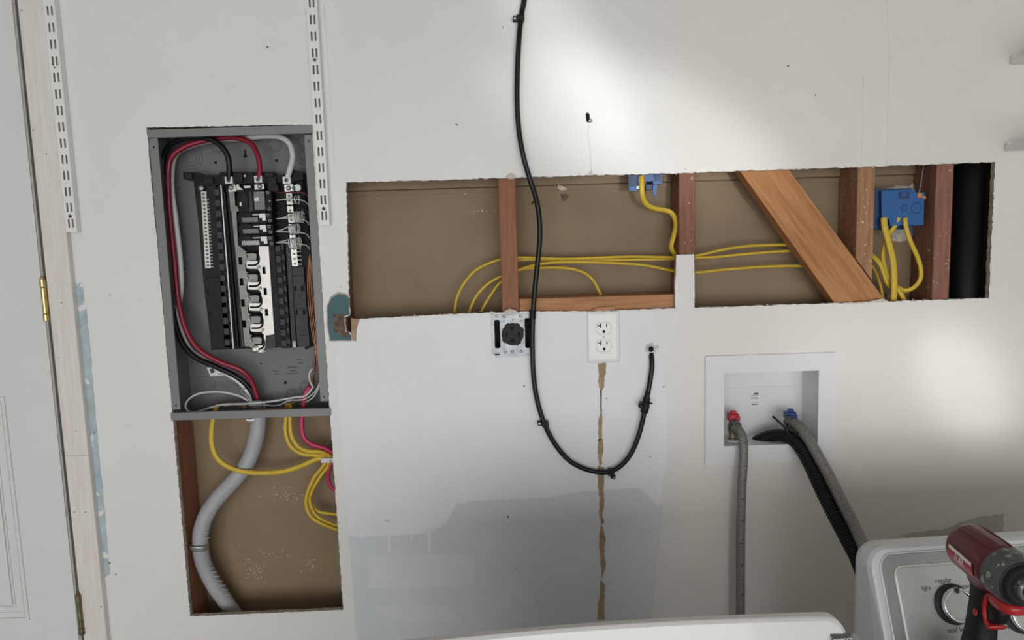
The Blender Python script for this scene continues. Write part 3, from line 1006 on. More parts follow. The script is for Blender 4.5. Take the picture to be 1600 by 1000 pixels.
for i in range(4):
    x, y = lerp((467, 393), (468.5, 413), i / 3)
    p = W(x, y, .046)
    m.box(p.x - .004, p.x - .0005, .0455, .049, p.z - .0015, p.z + .0015)
    m.box(p.x + .0015, p.x + .004, .0455, .049, p.z - .0015, p.z + .0015)
tag(m.build('wire_openings', M['zinc'], panel), kind='stuff')
pl('panel_screw_plate', [(457, 533), (462, 533), (462.5, 543), (457.5, 543)], .047, .003, M['zinc'], panel)
p = W(482, 541, .05)
MB().box(p.x - .008, p.x + .012, .045, .060, p.z - .004, p.z + .002, bev=.001, rot=Matrix.Rotation(-.4, 3, 'Y')).build('lower_tab', M['blk'], panel)
# lugs
for (x, y) in ((357, 281.5), (403, 280), (447.5, 281.5)):
    p = W(x, y, .030)
    lg = MB().box(p.x - .0088, p.x + .0088, .030, .050, p.z - .0078, p.z + .0078, bev=.0008).build('main_lug', M['lug'], panel)
    MB().ring((p.x, .030, p.z), (0, 1, 0), .0042, .0009, 18, 6).build('lug_rim', M['screw'], lg)
    MB().lathe([(0, .0034), (.0006, .0034)], (p.x, .0300, p.z), (0, -1, 0), 6).build('hex_socket', M['ink'], lg)
tb = pl('line_terminal', [(356.5, 291), (363, 288.5), (368, 289), (369, 299), (357, 300)], .043, .004, M['tin'], panel)
pl('line_terminal', [(369, 288.5), (373, 288.2), (374, 292), (380, 296.5), (369.5, 297)], .044, .003, M['tin'], panel)
pl('bright_slot', [(381, 290.5), (391, 290), (391.5, 293.5), (381.5, 294)], .039, .004, M['lug'], panel)
pl('line_terminal', [(397.5, 288.5), (412, 287.5), (413, 295.5), (398, 296.5)], .043, .004, M['tin'], panel)
pl('line_terminal', [(444, 289), (458, 288), (459, 299), (445, 300)], .043, .004, M['tin'], panel)
for (x, y, r, mt) in ((361, 293, .0058, 'screw'), (406, 291.5, .0052, 'screw'), (451, 294, .005, 'screw'), (465, 293.5, .0078, 'whitep'), (383, 275, .0035, 'lug')):
    p = W(x, y, .042)
    m = MB().lathe([(0, r), (.0025, r), (.004, r * .6)], (p.x, .043, p.z), (0, -1, 0), 16)
    m.build('terminal_screw', M[mt], panel)
p = W(459, 294, .04)
m = MB().lathe([(0, .0042), (.003, .0042), (.004, .002)], (p.x, .042, p.z), (0, -1, 0), 12).build('green_bonding_screw', mat('green_enamel', (.01, .16, .10), .4), panel)
pl('dark_relay', [(419, 290), (434, 289), (435, 299), (420, 300)], .034, .012, M['blk2'], panel)

# circuit breakers
YF = .018


def breaker(top, bottom, xl, xr, kind, xw):
    """top/bottom rows of the photograph; the body reaches the right rail"""
    h = bottom - top
    b = pl('circuit_breaker', [(xl, top), (xr, top - .5), (xr + h * .055, bottom - .5), (xl + h * .055, bottom)], YF + .004, .036, M['blk'], panel)
    tw = [(xl - 2.5, top + h * .25), (xl, top + h * .2), (xl + 1, top + h * .85), (xl - 1.5, top + h * .85)]
    MB().plate(P2(tw, .030), .030, .048).build('mounting_foot', M['blk'], b)
    xs = xr - 1.2
    pl('terminal_face', [(xr - 1, top + .6), (xr + 9.5, top + .2), (xr + 10.2 + h * .05, bottom - .8), (xr - .5 + h * .055, bottom - .6)], YF + .007, .032, M['blk'], b)
    if kind == 'double':
        pl('rating_label', [(396, 300), (412.5, 299), (414.5, 327), (398.5, 328)], YF + .0035, .0005, M['dlabel'], b)
        pl('label_print', [(397, 309), (404, 308.6), (404.4, 314), (397.4, 314.4)], YF + .003, .0004, M['inkw'], b)
        hd = pl('toggle', [(376.5, 303), (386, 302.5), (387.5, 322), (378, 322.5)], YF - .006, .011, M['blk2'], b)
        pl('toggle_mark', [(374.5, 316), (377, 316), (377.3, 322), (374.8, 322)], YF - .0066, .0012, M['whitep'], hd)
        pl('side_rail', [(388, 300), (393, 300), (395.5, 330), (390, 330.4)], YF + .001, .004, M['dkgrey'], b)
        spots_ = ((418, 301, 1), (421.5, 314, 2), (420.5, 326.5, 1))
    else:
        t0 = top
        pl('test_button', [(xr - 10.5, t0 + 2.0), (xr - .8, t0 + 1.6), (xr + .2, bottom - 4.5), (xr - 5, bottom - 4.2), (xr - 5.4, t0 + 8.5), (xr - 9.8, t0 + 8.8)], YF + .001, .004, M['whitep'], b)
        pl('rating_label', [(xl + 4, t0 + 8.5), (xr - 13, t0 + 7.5), (xr - 11.6, bottom - 2.4), (xl + 5, bottom - 1.8)], YF + .0035, .0006, M['label' if kind == 'bright' else 'dlabel'], b)
        hd = pl('toggle', [(xl + 9, t0 + 1.8), (xl + 18, t0 + 1.5), (xl + 18.5, t0 + 6), (xl + 9.5, t0 + 6.3)], YF - .006, .012, M['blk2'], b)
        pl('toggle_mark', [(xl + 19.5, t0 + 3.2), (xr - 11.5, t0 + 2.8), (xr - 11.4, t0 + 4), (xl + 19.6, t0 + 4.4)], YF + .0035, .0006, M['whitep'], b)
        spots_ = ((xr + 4, t0 + 4, 1), (xr + 6.6, t0 + 12.5, 1))
    for x, y, s in spots_:
        p = W(x, y, YF + .0065)
        if s == 1:
            k = MB().ring((p.x, YF + .0065, p.z), (0, 1, 0), .0027, .0007, 16, 5).build('terminal_ring', M['lug'], b)
        else:
            k = MB().lathe([(0, .003), (.002, .003), (.003, .0012)], (p.x, YF + .007, p.z), (0, -1, 0), 12).build('test_stud', M['screw'], b)
    return b


bk1 = breaker(297.5, 331, 372.5, 413.5, 'double', 0)
bk2 = breaker(332, 349, 373.5, 415, 'grey', 0)
bk3 = breaker(350, 366.5, 375, 416, 'grey', 0)
bk4 = breaker(368, 385, 373.5, 417.5, 'bright', 0)


def pigtail(par, y, coil, r, turns, start):
    c0 = coil
    pts = [(start[0], start[1], .036), (start[0] + 8, start[1] - 1, .030), (c0[0] - r * .9, c0[1] - r * .7, .030)]
    wp = [W(*q) for q in pts]
    n = turns * 8
    for i in range(n):
        a = 2 * math.pi * i / 8 + 2.6
        t = i / n
        wp.append(W(c0[0] - r * .75 + t * r * 1.6 + r * .45 * math.cos(a), c0[1] - r * math.sin(a), .028 + .012 * math.sin(a * 1.0 + 1.2)))
    wp.append(W(c0[0] + r, c0[1] + r * 1.2, .040))
    MB().sweep(wp, .0012, seg=6, sub=3).build('neutral_pigtail', M['cwhite'], par)


pigtail(bk1, 313, (462, 312), 6, 2, (433, 313))
pigtail(bk2, 340, (466, 339), 8.2, 5, (432, 342))
pigtail(bk3, 358, (460, 358), 7.5, 4, (433, 360))
pigtail(bk4, 377, (461, 380), 8.5, 5, (434, 378))

# wires that leave the breakers and run down the right side of the panel


def wire(name, label, cat, pts, mt, r, group=None, rb=None, seg=7, sub=6):
    o = MB().sweep([W(*p) for p in pts], r, rb, seg=seg, sub=sub).build(name, mt)
    return tag(o, label, cat, group)


g_ = 'branch wires down the right side of the panel'
wire('branch_wire', 'thin red wire leaving the topmost breaker toward the right', 'wire', [(431, 301, .030), (455, 301, .026), (474, 302, .028), (484, 310, .036), (487, 320, .05), (488, 360, .055), (488, 420, .06), (489, 500, .062)], M['cred'], .0013)
for k, (y, lb) in enumerate(((313, 'white wire from the topmost breaker'), (342, 'white wire from the second breaker down'), (362, 'white wire from the third breaker down'), (379, 'white wire from the lowest breaker'))):
    wire('branch_wire', lb + ', looping to the right side of the panel', 'wire', [(431, y, .034), (450, y - 1.5 if k < 2 else y + .5, .020), (470, y - .5 + k, .022), (481, y + 6, .036), (486.5, y + 20, .046), (488.5, y + 60, .05 + .004 * k), (490, 470, .056), (492, 540, .058)], M['cwhite'], .00125)
for k, (y, lb) in enumerate(((322, 'highest'), (334, 'second'), (350, 'third'), (367, 'lowest'))):
    wire('branch_wire', f'{lb} black wire from the breakers, arching to the right panel side', 'wire', [(431, y, .036), (452, y - 1, .040), (472, y + 1, .036), (482, y + 12, .036), (486.5, y + 34, .042), (489, 430, .046 + .003 * k), (491, 500, .05), (493, 560, .05 + .004 * k), (489, 610, .055)], M['cblk'], .0015)

# bare copper, lower wiring and the service cable
for k, lb in enumerate(('outermost', 'second', 'third', 'innermost')):
    o = (k - 1.5) * 2.9
    wire('ground_wire', f'bare copper wire at the right side of the panel, {lb} of four', 'wire', [(491, 393 + k * 5, .052), (486 + o * .3, 397 + k * 4, .046), (484 + o * .5, 415, .046), (485 + o, 450, .048), (488 + o, 490, .046), (493 + o * .8, 530, .044), (493 - o, 570, .046), (487 + o, 600, .052), (482 - o * 2, 628, .06)], M['copper'], .0010)
sv = thing('service_cable', 'thick grey cable with black, red and white conductors feeding the panel', 'cable', W(385, 730, .055))
m = MB().sweep([W(*p) for p in [(404, 636, .062), (404, 660, .062), (399, 690, .06), (387, 722, .055), (368, 748, .05), (342, 776, .046), (325, 800, .042), (315, 826, .038), (313, 852, .036), (318, 880, .042), (332, 910, .05), (350, 936, .056), (368, 962, .062), (382, 985, .065)]], .0182, .0165, seg=16, sub=8)
m.build('cable_sheath', M['cgrey'], sv)
# the sheath is wrinkled on the inside of its lower bend
m = MB()
for k in range(16):
    x, y = [(331, 800), (328, 806), (327, 812), (325, 818), (325, 824), (324, 830), (325, 838), (322, 868), (327, 876), (332, 884), (336, 891), (341, 898), (345, 905), (349, 912), (354, 919), (358, 926)][k]
    p = W(x, y, .037 if y < 860 else .043)
    m.sweep([p + Vector((-.006, -.010, .002)), p + Vector((0, -.009, 0)), p + Vector((.005, -.002, -.003))], .0016, .0016, seg=6, sub=4)
tag(m.build('sheath_wrinkles', M['cgrey'], sv), kind='stuff')
cr = .0062
MB().sweep([W(*p) for p in [(358, 281, .034), (358.5, 262, .034), (355, 242, .032), (342, 225, .030), (320, 215.5, .030), (290, 216, .034), (266, 227, .044), (256, 246, .054), (254, 280, .056), (256, 330, .056), (260, 400, .054), (267, 470, .050), (280, 525, .046), (302, 556, .044), (340, 574, .044), (372, 590, .048), (392, 610, .056), (402, 634, .062)]], cr, seg=12, sub=8).build('black_conductor', M['cblk'], sv)
MB().sweep([W(*p) for p in [(405, 279, .034), (406, 262, .036), (403, 244, .038), (392, 224, .042), (370, 215.5, .044), (345, 216, .045), (315, 221, .044), (290, 229, .042), (272, 241, .042), (264, 258, .044), (263, 290, .046), (266, 340, .046), (272, 400, .044), (279, 470, .040), (291, 515, .036), (311, 546, .034), (345, 566, .036), (376, 578, .042), (394, 598, .052), (406, 634, .060)]], cr * .95, seg=12, sub=8).build('red_conductor', M['cred'], sv)
MB().sweep([W(*p) for p in [(449, 279, .034), (454, 262, .038), (457.5, 244, .044), (452, 224, .050), (436, 214, .054), (410, 213, .056), (380, 216, .058), (340, 218, .064), (300, 227, .066), (273, 244, .064), (268, 290, .062), (274, 340, .060), (281, 400, .060), (283, 450, .060), (278, 500, .060), (296, 545, .058), (326, 566, .054), (352, 582, .052), (380, 602, .056), (398, 634, .062)]], cr, seg=12, sub=8).build('white_conductor', M['cwhite'], sv)
MB().sweep([W(*p) for p in [(384, 606, .052), (377, 612, .045), (392, 626, .040), (398, 640, .044)]], .0018, seg=6).build('strand_end', M['lug'], sv)
# clamp that brings it through the bottom of the panel
cl = thing('cable_clamp', 'grey ring clamp holding the thick grey cable in the panel bottom', 'clamp', W(403, 636, .062))
p = W(403, 634, .062)
MB().lathe([(0, .0185), (0, .021), (.010, .021), (.011, .0225), (.015, .0225), (.015, .0185)], (p.x, .062, p.z - .012), (0, 0, 1), 24).build('clamp_ring', M['zinc'], cl)
for s_ in (-1, 1):
    MB().box(p.x + s_ * .0225 - .002, p.x + s_ * .0225 + .002, .040, .055, p.z - .006, p.z + .014, bev=.0006).build('clamp_jaw', M['zinc'], cl)
MB().box(p.x - .012, p.x + .018, .038, .0415, p.z + .004, p.z + .017, bev=.001).build('strain_bar', M['zinc'], cl)

wire('branch_wire', 'white wire looping across the bottom of the panel, uppermost of two', 'wire', [(388, 626, .040), (372, 618, .036), (345, 612.5, .036), (315, 614, .038), (297, 622, .040), (290, 633, .040), (294, 642, .040), (306, 644, .040), (325, 638, .038), (350, 632, .038), (385, 631, .036), (425, 627, .036), (460, 621, .038), (478, 618, .044), (490, 604, .054)], M['cwhite'], .0023)
wire('branch_wire', 'thin white wire along the panel bottom, below the looping one', 'wire', [(350, 634, .042), (385, 630, .042), (430, 634, .044), (452, 626, .044), (475, 624, .042), (492, 612, .05), (500, 596, .058)], M['cwhite'], .0015)
wire('branch_wire', 'white wire curling up beside the pink cable in the panel corner', 'wire', [(470, 632, .048), (488, 622, .046), (498, 606, .05), (503, 592, .06)], M['cwhite'], .0016)
wire('branch_wire', 'white wire hooked against the right flange low in the panel', 'wire', [(489, 605, .052), (484, 594, .050), (484, 582, .050), (490, 576, .052), (500, 573, .058)], M['cwhite'], .0022)
wire('ground_wire', 'bare copper wire lying along the bottom of the panel', 'wire', [(345, 632, .040), (360, 630, .038), (370, 634, .036), (400, 638, .034), (440, 637, .036), (470, 622, .044), (482, 610, .052)], M['copper'], .0011)

# sheathed cables under the panel
ya, yb = .0052, .0029
CY = M['cyel']
wire('yellow_cable', 'yellow cable making the widest loop from the panel bottom left to the staple', 'cable', [(341, 632, .048), (336, 642, .044), (331, 665, .036), (331, 695, .034), (341, 718, .034), (365, 733, .034), (400, 739, .034), (440, 737, .034), (470, 728, .036), (496, 717, .042), (513, 717, .050), (530, 728, .058)], CY, .0060, rb=.0030)
wire('yellow_cable', 'yellow cable dropping from the panel bottom to the staple, left of two', 'cable', [(449, 630, .052), (447, 650, .050), (446, 675, .046), (454, 697, .042), (472, 709, .040), (492, 711, .042), (508, 714, .048), (516, 722, .05)], CY, .0050, rb=.0030)
wire('yellow_cable', 'yellow cable dropping from the panel bottom to the staple, right of two', 'cable', [(453, 630, .044), (453, 655, .042), (455, 680, .038), (466, 698, .034), (482, 705, .034), (500, 706, .038), (514, 712, .046), (522, 720, .05)], CY, .0050, rb=.0030)
wire('yellow_cable', 'yellow cable looping low from the staple to the hole edge, outer of two', 'cable', [(510, 716, .046), (505, 728, .044), (491, 746, .042), (481, 768, .040), (478, 788, .040), (485, 806, .040), (500, 817, .042), (528, 828, .050), (545, 832, .06)], CY, .0044, rb=.0030)
wire('yellow_cable', 'yellow cable looping low from the staple to the hole edge, inner of two', 'cable', [(515, 716, .050), (511, 730, .048), (498, 748, .046), (487, 768, .045), (484, 784, .045), (492, 803, .046), (505, 813, .048), (528, 822, .055), (545, 825, .06)], CY, .0044, rb=.0030)
wire('yellow_cable', 'short yellow cable run to the hole edge above the low loops', 'cable', [(484, 772, .052), (488, 789, .052), (497, 799, .052), (512, 802, .054), (530, 804, .06), (545, 805, .065)], CY, .0040, rb=.0028)
wire('pink_cable', 'crimson cable coming out of the panel bottom toward the hole edge', 'cable', [(484, 604, .052), (476, 618, .048), (474, 640, .046), (471, 660, .044), (474, 682, .042), (486, 694, .042), (505, 700, .046), (525, 710, .054), (545, 720, .06)], M['cpink'], .0058, rb=.0038)
wire('pink_cable', 'short crimson cable curving behind the staple at the hole edge', 'cable', [(519, 722, .052), (513, 736, .052), (514, 754, .054), (522, 765, .056), (540, 775, .06)], M['cpink'], .0050, rb=.0036)
p = W(511, 719, .042)
t = thing('cable_staple', 'pale plastic cable staple at the edge of the lower opening', 'staple', (p.x, .042, p.z))
MB().box(p.x - .013, p.x + .022, .036, .045, p.z - .005, p.z + .006, bev=.0015).build('staple_body', M['cwhite'], t)
MB().lathe([(0, .0026), (.0015, .0026), (.002, .001)], (p.x + .010, .036, p.z), (0, -1, 0), 10).build('nail', M['screw'], t)
# strap on the stud
p = W(311, 855, .028)
t = thing('pipe_strap', 'shiny metal strap holding the grey cable to the left stud', 'strap', (p.x, .03, p.z))
m = MB().sweep([(p.x - .020, .030, p.z - .001), (p.x - .017, .022, p.z), (p.x - .008, .0165, p.z + .001), (p.x + .006, .0165, p.z), (p.x + .016, .022, p.z - .001), (p.x + .020, .034, p.z - .001)], .0075, .0014, seg=8, sub=5)
m.build('strap_band', M['lug'], t)
MB().plate([(p.x - .028, p.z - .008), (p.x - .018, p.z - .006), (p.x - .018, p.z + .006), (p.x - .026, p.z + .004)], .030, .0315).build('strap_foot', M['lug'], t)
MB().lathe([(0, .0035), (.002, .0035), (.003, .0015)], (p.x - .022, .030, p.z - .001), (0, -1, 0), 12).build('strap_screw', M['screw'], t)

# ------------------------------------------------------------ slotted shelf standards


def standard(label, top, bot, wid, slots_px, screws, group):
    ys = -.016
    a, b = W(*top, ys), W(*bot, ys)
    x0, x1 = (a.x + b.x) / 2, (a.x + b.x) / 2 + wid
    zb = b.z
    zt = CEIL - .05
    t = thing('shelf_standard', label, 'shelf standard', (x0, 0, zb), group)
    z0 = W(0, 0, 0).z
    hs = []
    pz, lz = slots_px
    z = pz
    while z < zt - .03:
        for f_ in (.34, .70):
            cx = x0 + wid * f_
            hs.append(rrect(cx - .0020, cx + .0020, z - .0095, z + .0095, .0015, 2))
        z += lz
    m = MB().plate(rect(x0, x1, zb, zt), ys, ys + .0016, hs)
    m.build('slotted_face', M['std'], t)
    for xx in (x0, x1 - .0014):
        MB().box(xx, xx + .0014, ys + .0017, -.0005, zb, zt).build('channel_side', M['std'], t)
    MB().box(x0 + .0016, x1 - .0016, -.0022, -.001, zb + .001, zt).build('channel_back', M['seal2'], t)
    for (sx, sy), mt in screws:
        p = W(sx, sy, ys)
        k = MB().lathe([(0, .0038), (.0012, .0036), (.0022, .0016)], (x0 + wid * .52, ys, p.z), (0, -1, 0), 16).build('screw', mt, t)
        MB().lathe([(0, .0016), (.0004, .0016)], (x0 + wid * .52, ys - .0021, p.z), (0, -1, 0), 6).build('screw_socket', M['ink'], k)
    return t


zl1, zl2 = W(109, 351, -.016).z, W(89, 117, -.016).z
standard('white slotted shelf standard on the wall beside the door casing', (67, 0), (103, 363), .0235, (W(109, 349, -.016).z, .0335), [((84, 106), M['std']), ((109, 338), M['ink'])], 'slotted shelf standards')
standard('white slotted shelf standard overlapping the right edge of the electrical panel', (477, 0), (500, 352), .0220, (W(508, 337, -.016).z, .0335), [((489, 94), M['screw']), ((506, 326), M['seal'])], 'slotted shelf standards')

# ------------------------------------------------------------ boxes and cables in the long opening
def bluebox():
    t = thing('electrical_box', 'large blue plastic electrical box with yellow cables hanging from it, right end of the opening', 'electrical box', W(1410, 352, .03))
    y0 = .026
    body = [(1377, 298), (1430, 296), (1430, 301), (1444.5, 300.5), (1443, 350), (1419, 351), (1419, 342), (1410, 342.5), (1410, 352), (1391, 353), (1390, 343), (1378, 343.5)]
    MB().plate(P2(body, y0), y0, y0 + .004).build('front_face', M['blue'], t)
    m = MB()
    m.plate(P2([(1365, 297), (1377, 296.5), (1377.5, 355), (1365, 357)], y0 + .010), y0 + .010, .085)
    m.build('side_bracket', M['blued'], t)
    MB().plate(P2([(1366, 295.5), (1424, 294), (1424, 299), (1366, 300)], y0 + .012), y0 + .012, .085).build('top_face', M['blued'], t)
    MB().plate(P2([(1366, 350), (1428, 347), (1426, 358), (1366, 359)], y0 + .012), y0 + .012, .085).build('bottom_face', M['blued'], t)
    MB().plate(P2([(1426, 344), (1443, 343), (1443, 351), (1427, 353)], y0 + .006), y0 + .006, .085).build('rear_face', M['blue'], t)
    MB().plate(P2([(1404, 300), (1421, 299.5), (1421, 310), (1404, 311)], y0), y0 - .0012, y0).build('latch', M['blued'], t)
    MB().plate(P2([(1407, 301.5), (1415, 301.2), (1414, 306), (1407, 306.5)], y0), y0 - .003, y0 - .001).build('latch_tongue', M['blue'], t)
    for x, y, r in ((1412, 325.5, 4.4), (1432, 325, 7.8)):
        p = W(x, y, y0)
        MB().ring((p.x, y0, p.z), (0, 1, 0), r * .00145, .0007, 26, 6).build('knockout', M['blued'], t)
    p = W(1412, 325.5, y0)
    MB().lathe([(0, .003), (.0012, .0028)], (p.x, y0, p.z), (0, -1, 0), 14).build('knockout_button', M['blue'], t)
    m = MB().plate(P2([(1420, 352), (1427, 351), (1426, 369), (1421, 370)], .045), .045, .0485)
    m.build('lower_tab', M['blued'], t)


bluebox()
patch('torn_paper', [(1394, 357), (1420, 354), (1422, 374), (1406, 378), (1393, 376)], M['crumbs'], y=-.001, d=STB, amp=.002, parent=cav)
patch('torn_paper', [(1384, 294), (1400, 290), (1420, 291), (1428, 286), (1428, 297), (1384, 299)], M['crumbs'], y=-.001, d=STB, amp=.002, parent=cav)
p = W(1437, 300, .030)
t = thing('anchor_screw', 'long screw slanting down to the top corner of the large blue box', 'screw', (p.x, .03, p.z))
a, b = W(1443, 258, .034), W(1436, 302, .028)
MB().cyl(a, b, .0019, 8).build('screw_shaft', M['zinc'], t)
m = MB()
for k in range(18):
    q = a.lerp(b, k / 18)
    m.ring(q, b - a, .0019, .0004, 10, 4)
tag(m.build('screw_thread', M['screw'], t), kind='stuff')
MB().box(b.x - .005, b.x + .005, b.y - .004, b.y + .004, b.z - .010, b.z + .001, bev=.001).build('screw_clip', M['block'], t)
MB().box(b.x + .005, b.x + .014, b.y - .004, b.y + .004, b.z - .012, b.z - .006, bev=.001, rot=Matrix.Rotation(.5, 3, 'Y')).build('wood_plug', M['block'], t)

t = thing('electrical_box', 'small blue electrical box peeking below the top edge of the long opening', 'electrical box', W(1008, 285, .03))
y0 = .022
MB().plate(P2([(997, 262), (1034, 260), (1034, 288), (1021, 288.5), (1020, 283), (1009, 283.5), (1009, 288.5), (997, 289)], y0), y0, y0 + .060).build('box_body', M['blue'], t)
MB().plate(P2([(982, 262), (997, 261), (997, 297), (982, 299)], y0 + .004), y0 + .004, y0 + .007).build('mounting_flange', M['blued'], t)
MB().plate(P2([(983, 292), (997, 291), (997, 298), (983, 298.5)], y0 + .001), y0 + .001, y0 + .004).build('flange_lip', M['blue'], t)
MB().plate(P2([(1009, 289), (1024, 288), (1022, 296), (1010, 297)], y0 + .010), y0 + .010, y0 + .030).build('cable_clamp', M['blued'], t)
MB().plate(P2([(1022, 272), (1032, 271.5), (1032, 282), (1022, 283)], y0), y0 - .002, y0).build('latch', M['blued'], t)
MB().plate(P2([(1020, 290), (1027, 288), (1026, 299), (1024, 308), (1020, 303)], y0 + .004), y0 + .004, y0 + .008).build('hanging_tab', M['blue'], t)
p = W(996, 293, y0)
MB().box(p.x - .002, p.x + .004, y0 - .001, y0 + .001, p.z - .003, p.z + .003).build('label_bit', M['whitep'], t)

CY = M['cyel']


def cable(label, pts, ra=.0035, rb=.0028):
    return wire('yellow_cable', label, 'cable', pts, CY, ra, rb=rb)


cable('yellow cable hanging from the small blue box and bending around the brown stud', [(1002.5, 274, .020), (1003, 290, .018), (1004, 305, .020), (1010, 319, .028), (1024, 326, .036), (1044, 330, .040), (1053, 338, .038), (1056, 352, .034), (1052, 370, .034), (1048.5, 384, .036), (1051, 393, .040), (1058, 401, .05), (1066, 408, .06)], .0062, .0030)
cable('uppermost yellow cable along the opening, with the widest left bend', [(709, 505, .06), (710, 490, .058), (714, 465, .056), (727, 440, .055), (748, 419, .055), (783, 405, .055), (812, 402.5, .055), (880, 404.5, .055), (940, 402.5, .055), (990, 401, .055), (1054, 402, .055), (1090, 399, .055), (1130, 390, .055), (1175, 384, .055), (1240, 382.5, .057), (1300, 385, .060), (1345, 391, .060), (1366, 402, .055), (1377, 418, .050), (1386, 438, .050), (1400, 454, .05), (1413, 470, .054), (1420, 490, .06)])
cable('yellow cable running just under the uppermost one through the opening', [(806, 406.5, .065), (850, 405.5, .064), (930, 406.5, .063), (985, 406, .063), (1054, 404.5, .063), (1090, 402.5, .062), (1120, 401.5, .062), (1175, 396, .062), (1242, 392, .062), (1310, 396, .066), (1350, 408, .066), (1365, 418, .060), (1373, 436, .058), (1378, 455, .058), (1383, 480, .06)])
cable('yellow cable with the middle left bend, dipping toward the white drywall scrap', [(731, 505, .06), (733, 488, .058), (744, 463, .056), (763, 443, .056), (785, 431, .056), (812, 421, .056), (850, 411.5, .055), (900, 409.5, .055), (960, 411, .055), (1010, 415, .055), (1054, 423.5, .056), (1090, 425.5, .056), (1130, 421.5, .056), (1200, 416.5, .056), (1260, 416, .058), (1320, 424, .062), (1352, 440, .062), (1366, 455, .058), (1378, 470, .058), (1384, 485, .06)])
cable('yellow cable with the innermost left bend, turning down behind the wood block', [(745, 505, .062), (751, 489, .06), (764, 465, .058), (784, 439, .058), (812, 422, .060), (850, 418.5, .06), (885, 419, .06), (910, 425, .058), (926, 437, .056), (936, 455, .056), (941, 468, .058), (943, 490, .06)])
# cables of the large box
cable('thick yellow cable falling straight from the left notch of the large blue box', [(1381, 340, .024), (1382.5, 355, .022), (1389, 380, .022), (1395, 405, .022), (1397, 430, .022), (1397, 455, .024), (1396, 480, .028)], .0078, .0034)
cable('yellow cable from the middle notch of the large blue box, crossing behind', [(1404, 340, .028), (1399, 352, .030), (1388, 368, .036), (1381, 390, .040), (1381, 410, .040), (1388, 430, .036), (1398, 446, .032), (1407, 458, .028), (1414, 472, .028), (1418, 488, .03)], .0056, .0032)
cable('yellow cable from the right notch of the large blue box in a wide loop', [(1414, 340, .024), (1416, 356, .022), (1423, 378, .022), (1432, 398, .024), (1438.5, 418, .026), (1438, 436, .028), (1428, 449, .032), (1414, 454, .036), (1402, 449, .042), (1390, 440, .048)], .0056, .0032)
cable('short yellow cable behind the tan stud at its foot', [(1355, 392, .060), (1366, 402, .040), (1376, 414, .034), (1382, 430, .034), (1388, 444, .036), (1400, 455, .044)], .0060, .0034)

# ------------------------------------------------------------ black range receptacle
t = thing('range_receptacle', 'galvanised box with a black four-slot receptacle and no cover, beside the black cable', 'receptacle', (0, 0, 1.18))
X0, X1, Z0, Z1 = -.0475, .0465, 1.1805, 1.2755
ring_px = P2([(766, 491), (834, 490), (834, 551), (826, 556.5), (776, 559), (768, 552)], -.001)
hl = rrect(-.0395, -.0270, 1.1990, 1.2620, .004)
hr = rrect(.0275, .0425, 1.1975, 1.2640, .004)
m = MB().plate(ring_px, -.0012, .0003, [hl, hr, rect(-.024, .0255, 1.2, 1.262)])
m.build('mounting_ring', M['zinc'], t)
m = MB()
m.plate(rect(-.0435, .0425, 1.1845, 1.2705), .052, .0535)
for b in ((-.0435, -.042, 1.1845, 1.2705), (.041, .0425, 1.1845, 1.2705), (-.0418, .0408, 1.1845, 1.186), (-.0418, .0408, 1.269, 1.2705)):
    m.box(b[0], b[1], .0006, .0519, b[2], b[3])
m.build('steel_box', M['blk2'], t)
hz = [circ(x, z, .0014, 8) for x, z in ((-.018, 1.2585), (.0005, 1.262), (.019, 1.259), (.0015, 1.271), (-.016, 1.199), (.001, 1.1985), (.019, 1.2))]
st_ = MB().plate([(-.0265, 1.1865), (.0270, 1.1865), (.0270, 1.2730), (-.0265, 1.2730)], -.0032, -.0015, hz + [circ(.0005, 1.2295, .0225, 24)])
sp = st_.build('strap', M['zinc'], t)
for x, z, mt in ((-.033, 1.2705, 'screw'), (-.0165, 1.2690, 'screw'), (.0185, 1.2690, 'screw'), (-.0165, 1.1905, 'screw'), (.0185, 1.1910, 'screw'), (-.001, 1.191, 'zinc')):
    k = MB().lathe([(0, .0034), (.001, .0033), (.0017, .002)], (x, -.0032 if abs(x) < .025 else -.0012, z), (0, -1, 0), 12).build('screw', M[mt], t)
    MB().box(x - .0024, x + .0024, -.0052 if abs(x) < .025 else -.0032, -.0046 if abs(x) < .025 else -.0024, z - .0004, z + .0004, rot=Matrix.Rotation(.5, 3, 'Y')).build('screw_slot', M['ink'], k)
cxr, czr = .0005, 1.2295
m = MB().lathe([(0, .0245), (.012, .0245), (.0135, .0235), (.0138, 0)], (cxr, .008, czr), (0, -1, 0), 36)
rc = m.build('receptacle_face', M['blk2'], t)
m = MB()
for a, w_ in ((120, .010), (60, .010), (25, .010), (215, .010), (300, .012)):
    m.box(cxr + .0215 * math.cos(R(a)) - w_ / 2, cxr + .0215 * math.cos(R(a)) + w_ / 2, -.0055, .006, czr + .0215 * math.sin(R(a)) - .005, czr + .0215 * math.sin(R(a)) + .005, bev=.001, rot=Matrix.Rotation(-R(a) + math.pi / 2, 3, 'Y'))
m.build('face_lugs', M['blk2'], rc)
for bx_ in ((cxr - .0135, czr - .001, .0022, .0055), (cxr + .0140, czr - .001, .0024, .0060), (cxr - .001, czr - .0135, .0042, .0036), (cxr - .001, czr + .0140, .0034, .0036)):
    k = MB().box(bx_[0] - bx_[2], bx_[0] + bx_[2], -.0066, -.0055, bx_[1] - bx_[3], bx_[1] + bx_[3]).build('contact_slot', M['void'], rc)
MB().sweep([(.030, .010, 1.258), (.036, .006, 1.255), (.040, .006, 1.248), (.036, .010, 1.240)], .0022, seg=8).build('inside_wire', M['cblk'], t)
MB().plate(rrect(-.041, -.029, 1.1835, 1.1865, .0014), -.0017, -.0012).build('corner_slot', M['void'], t)

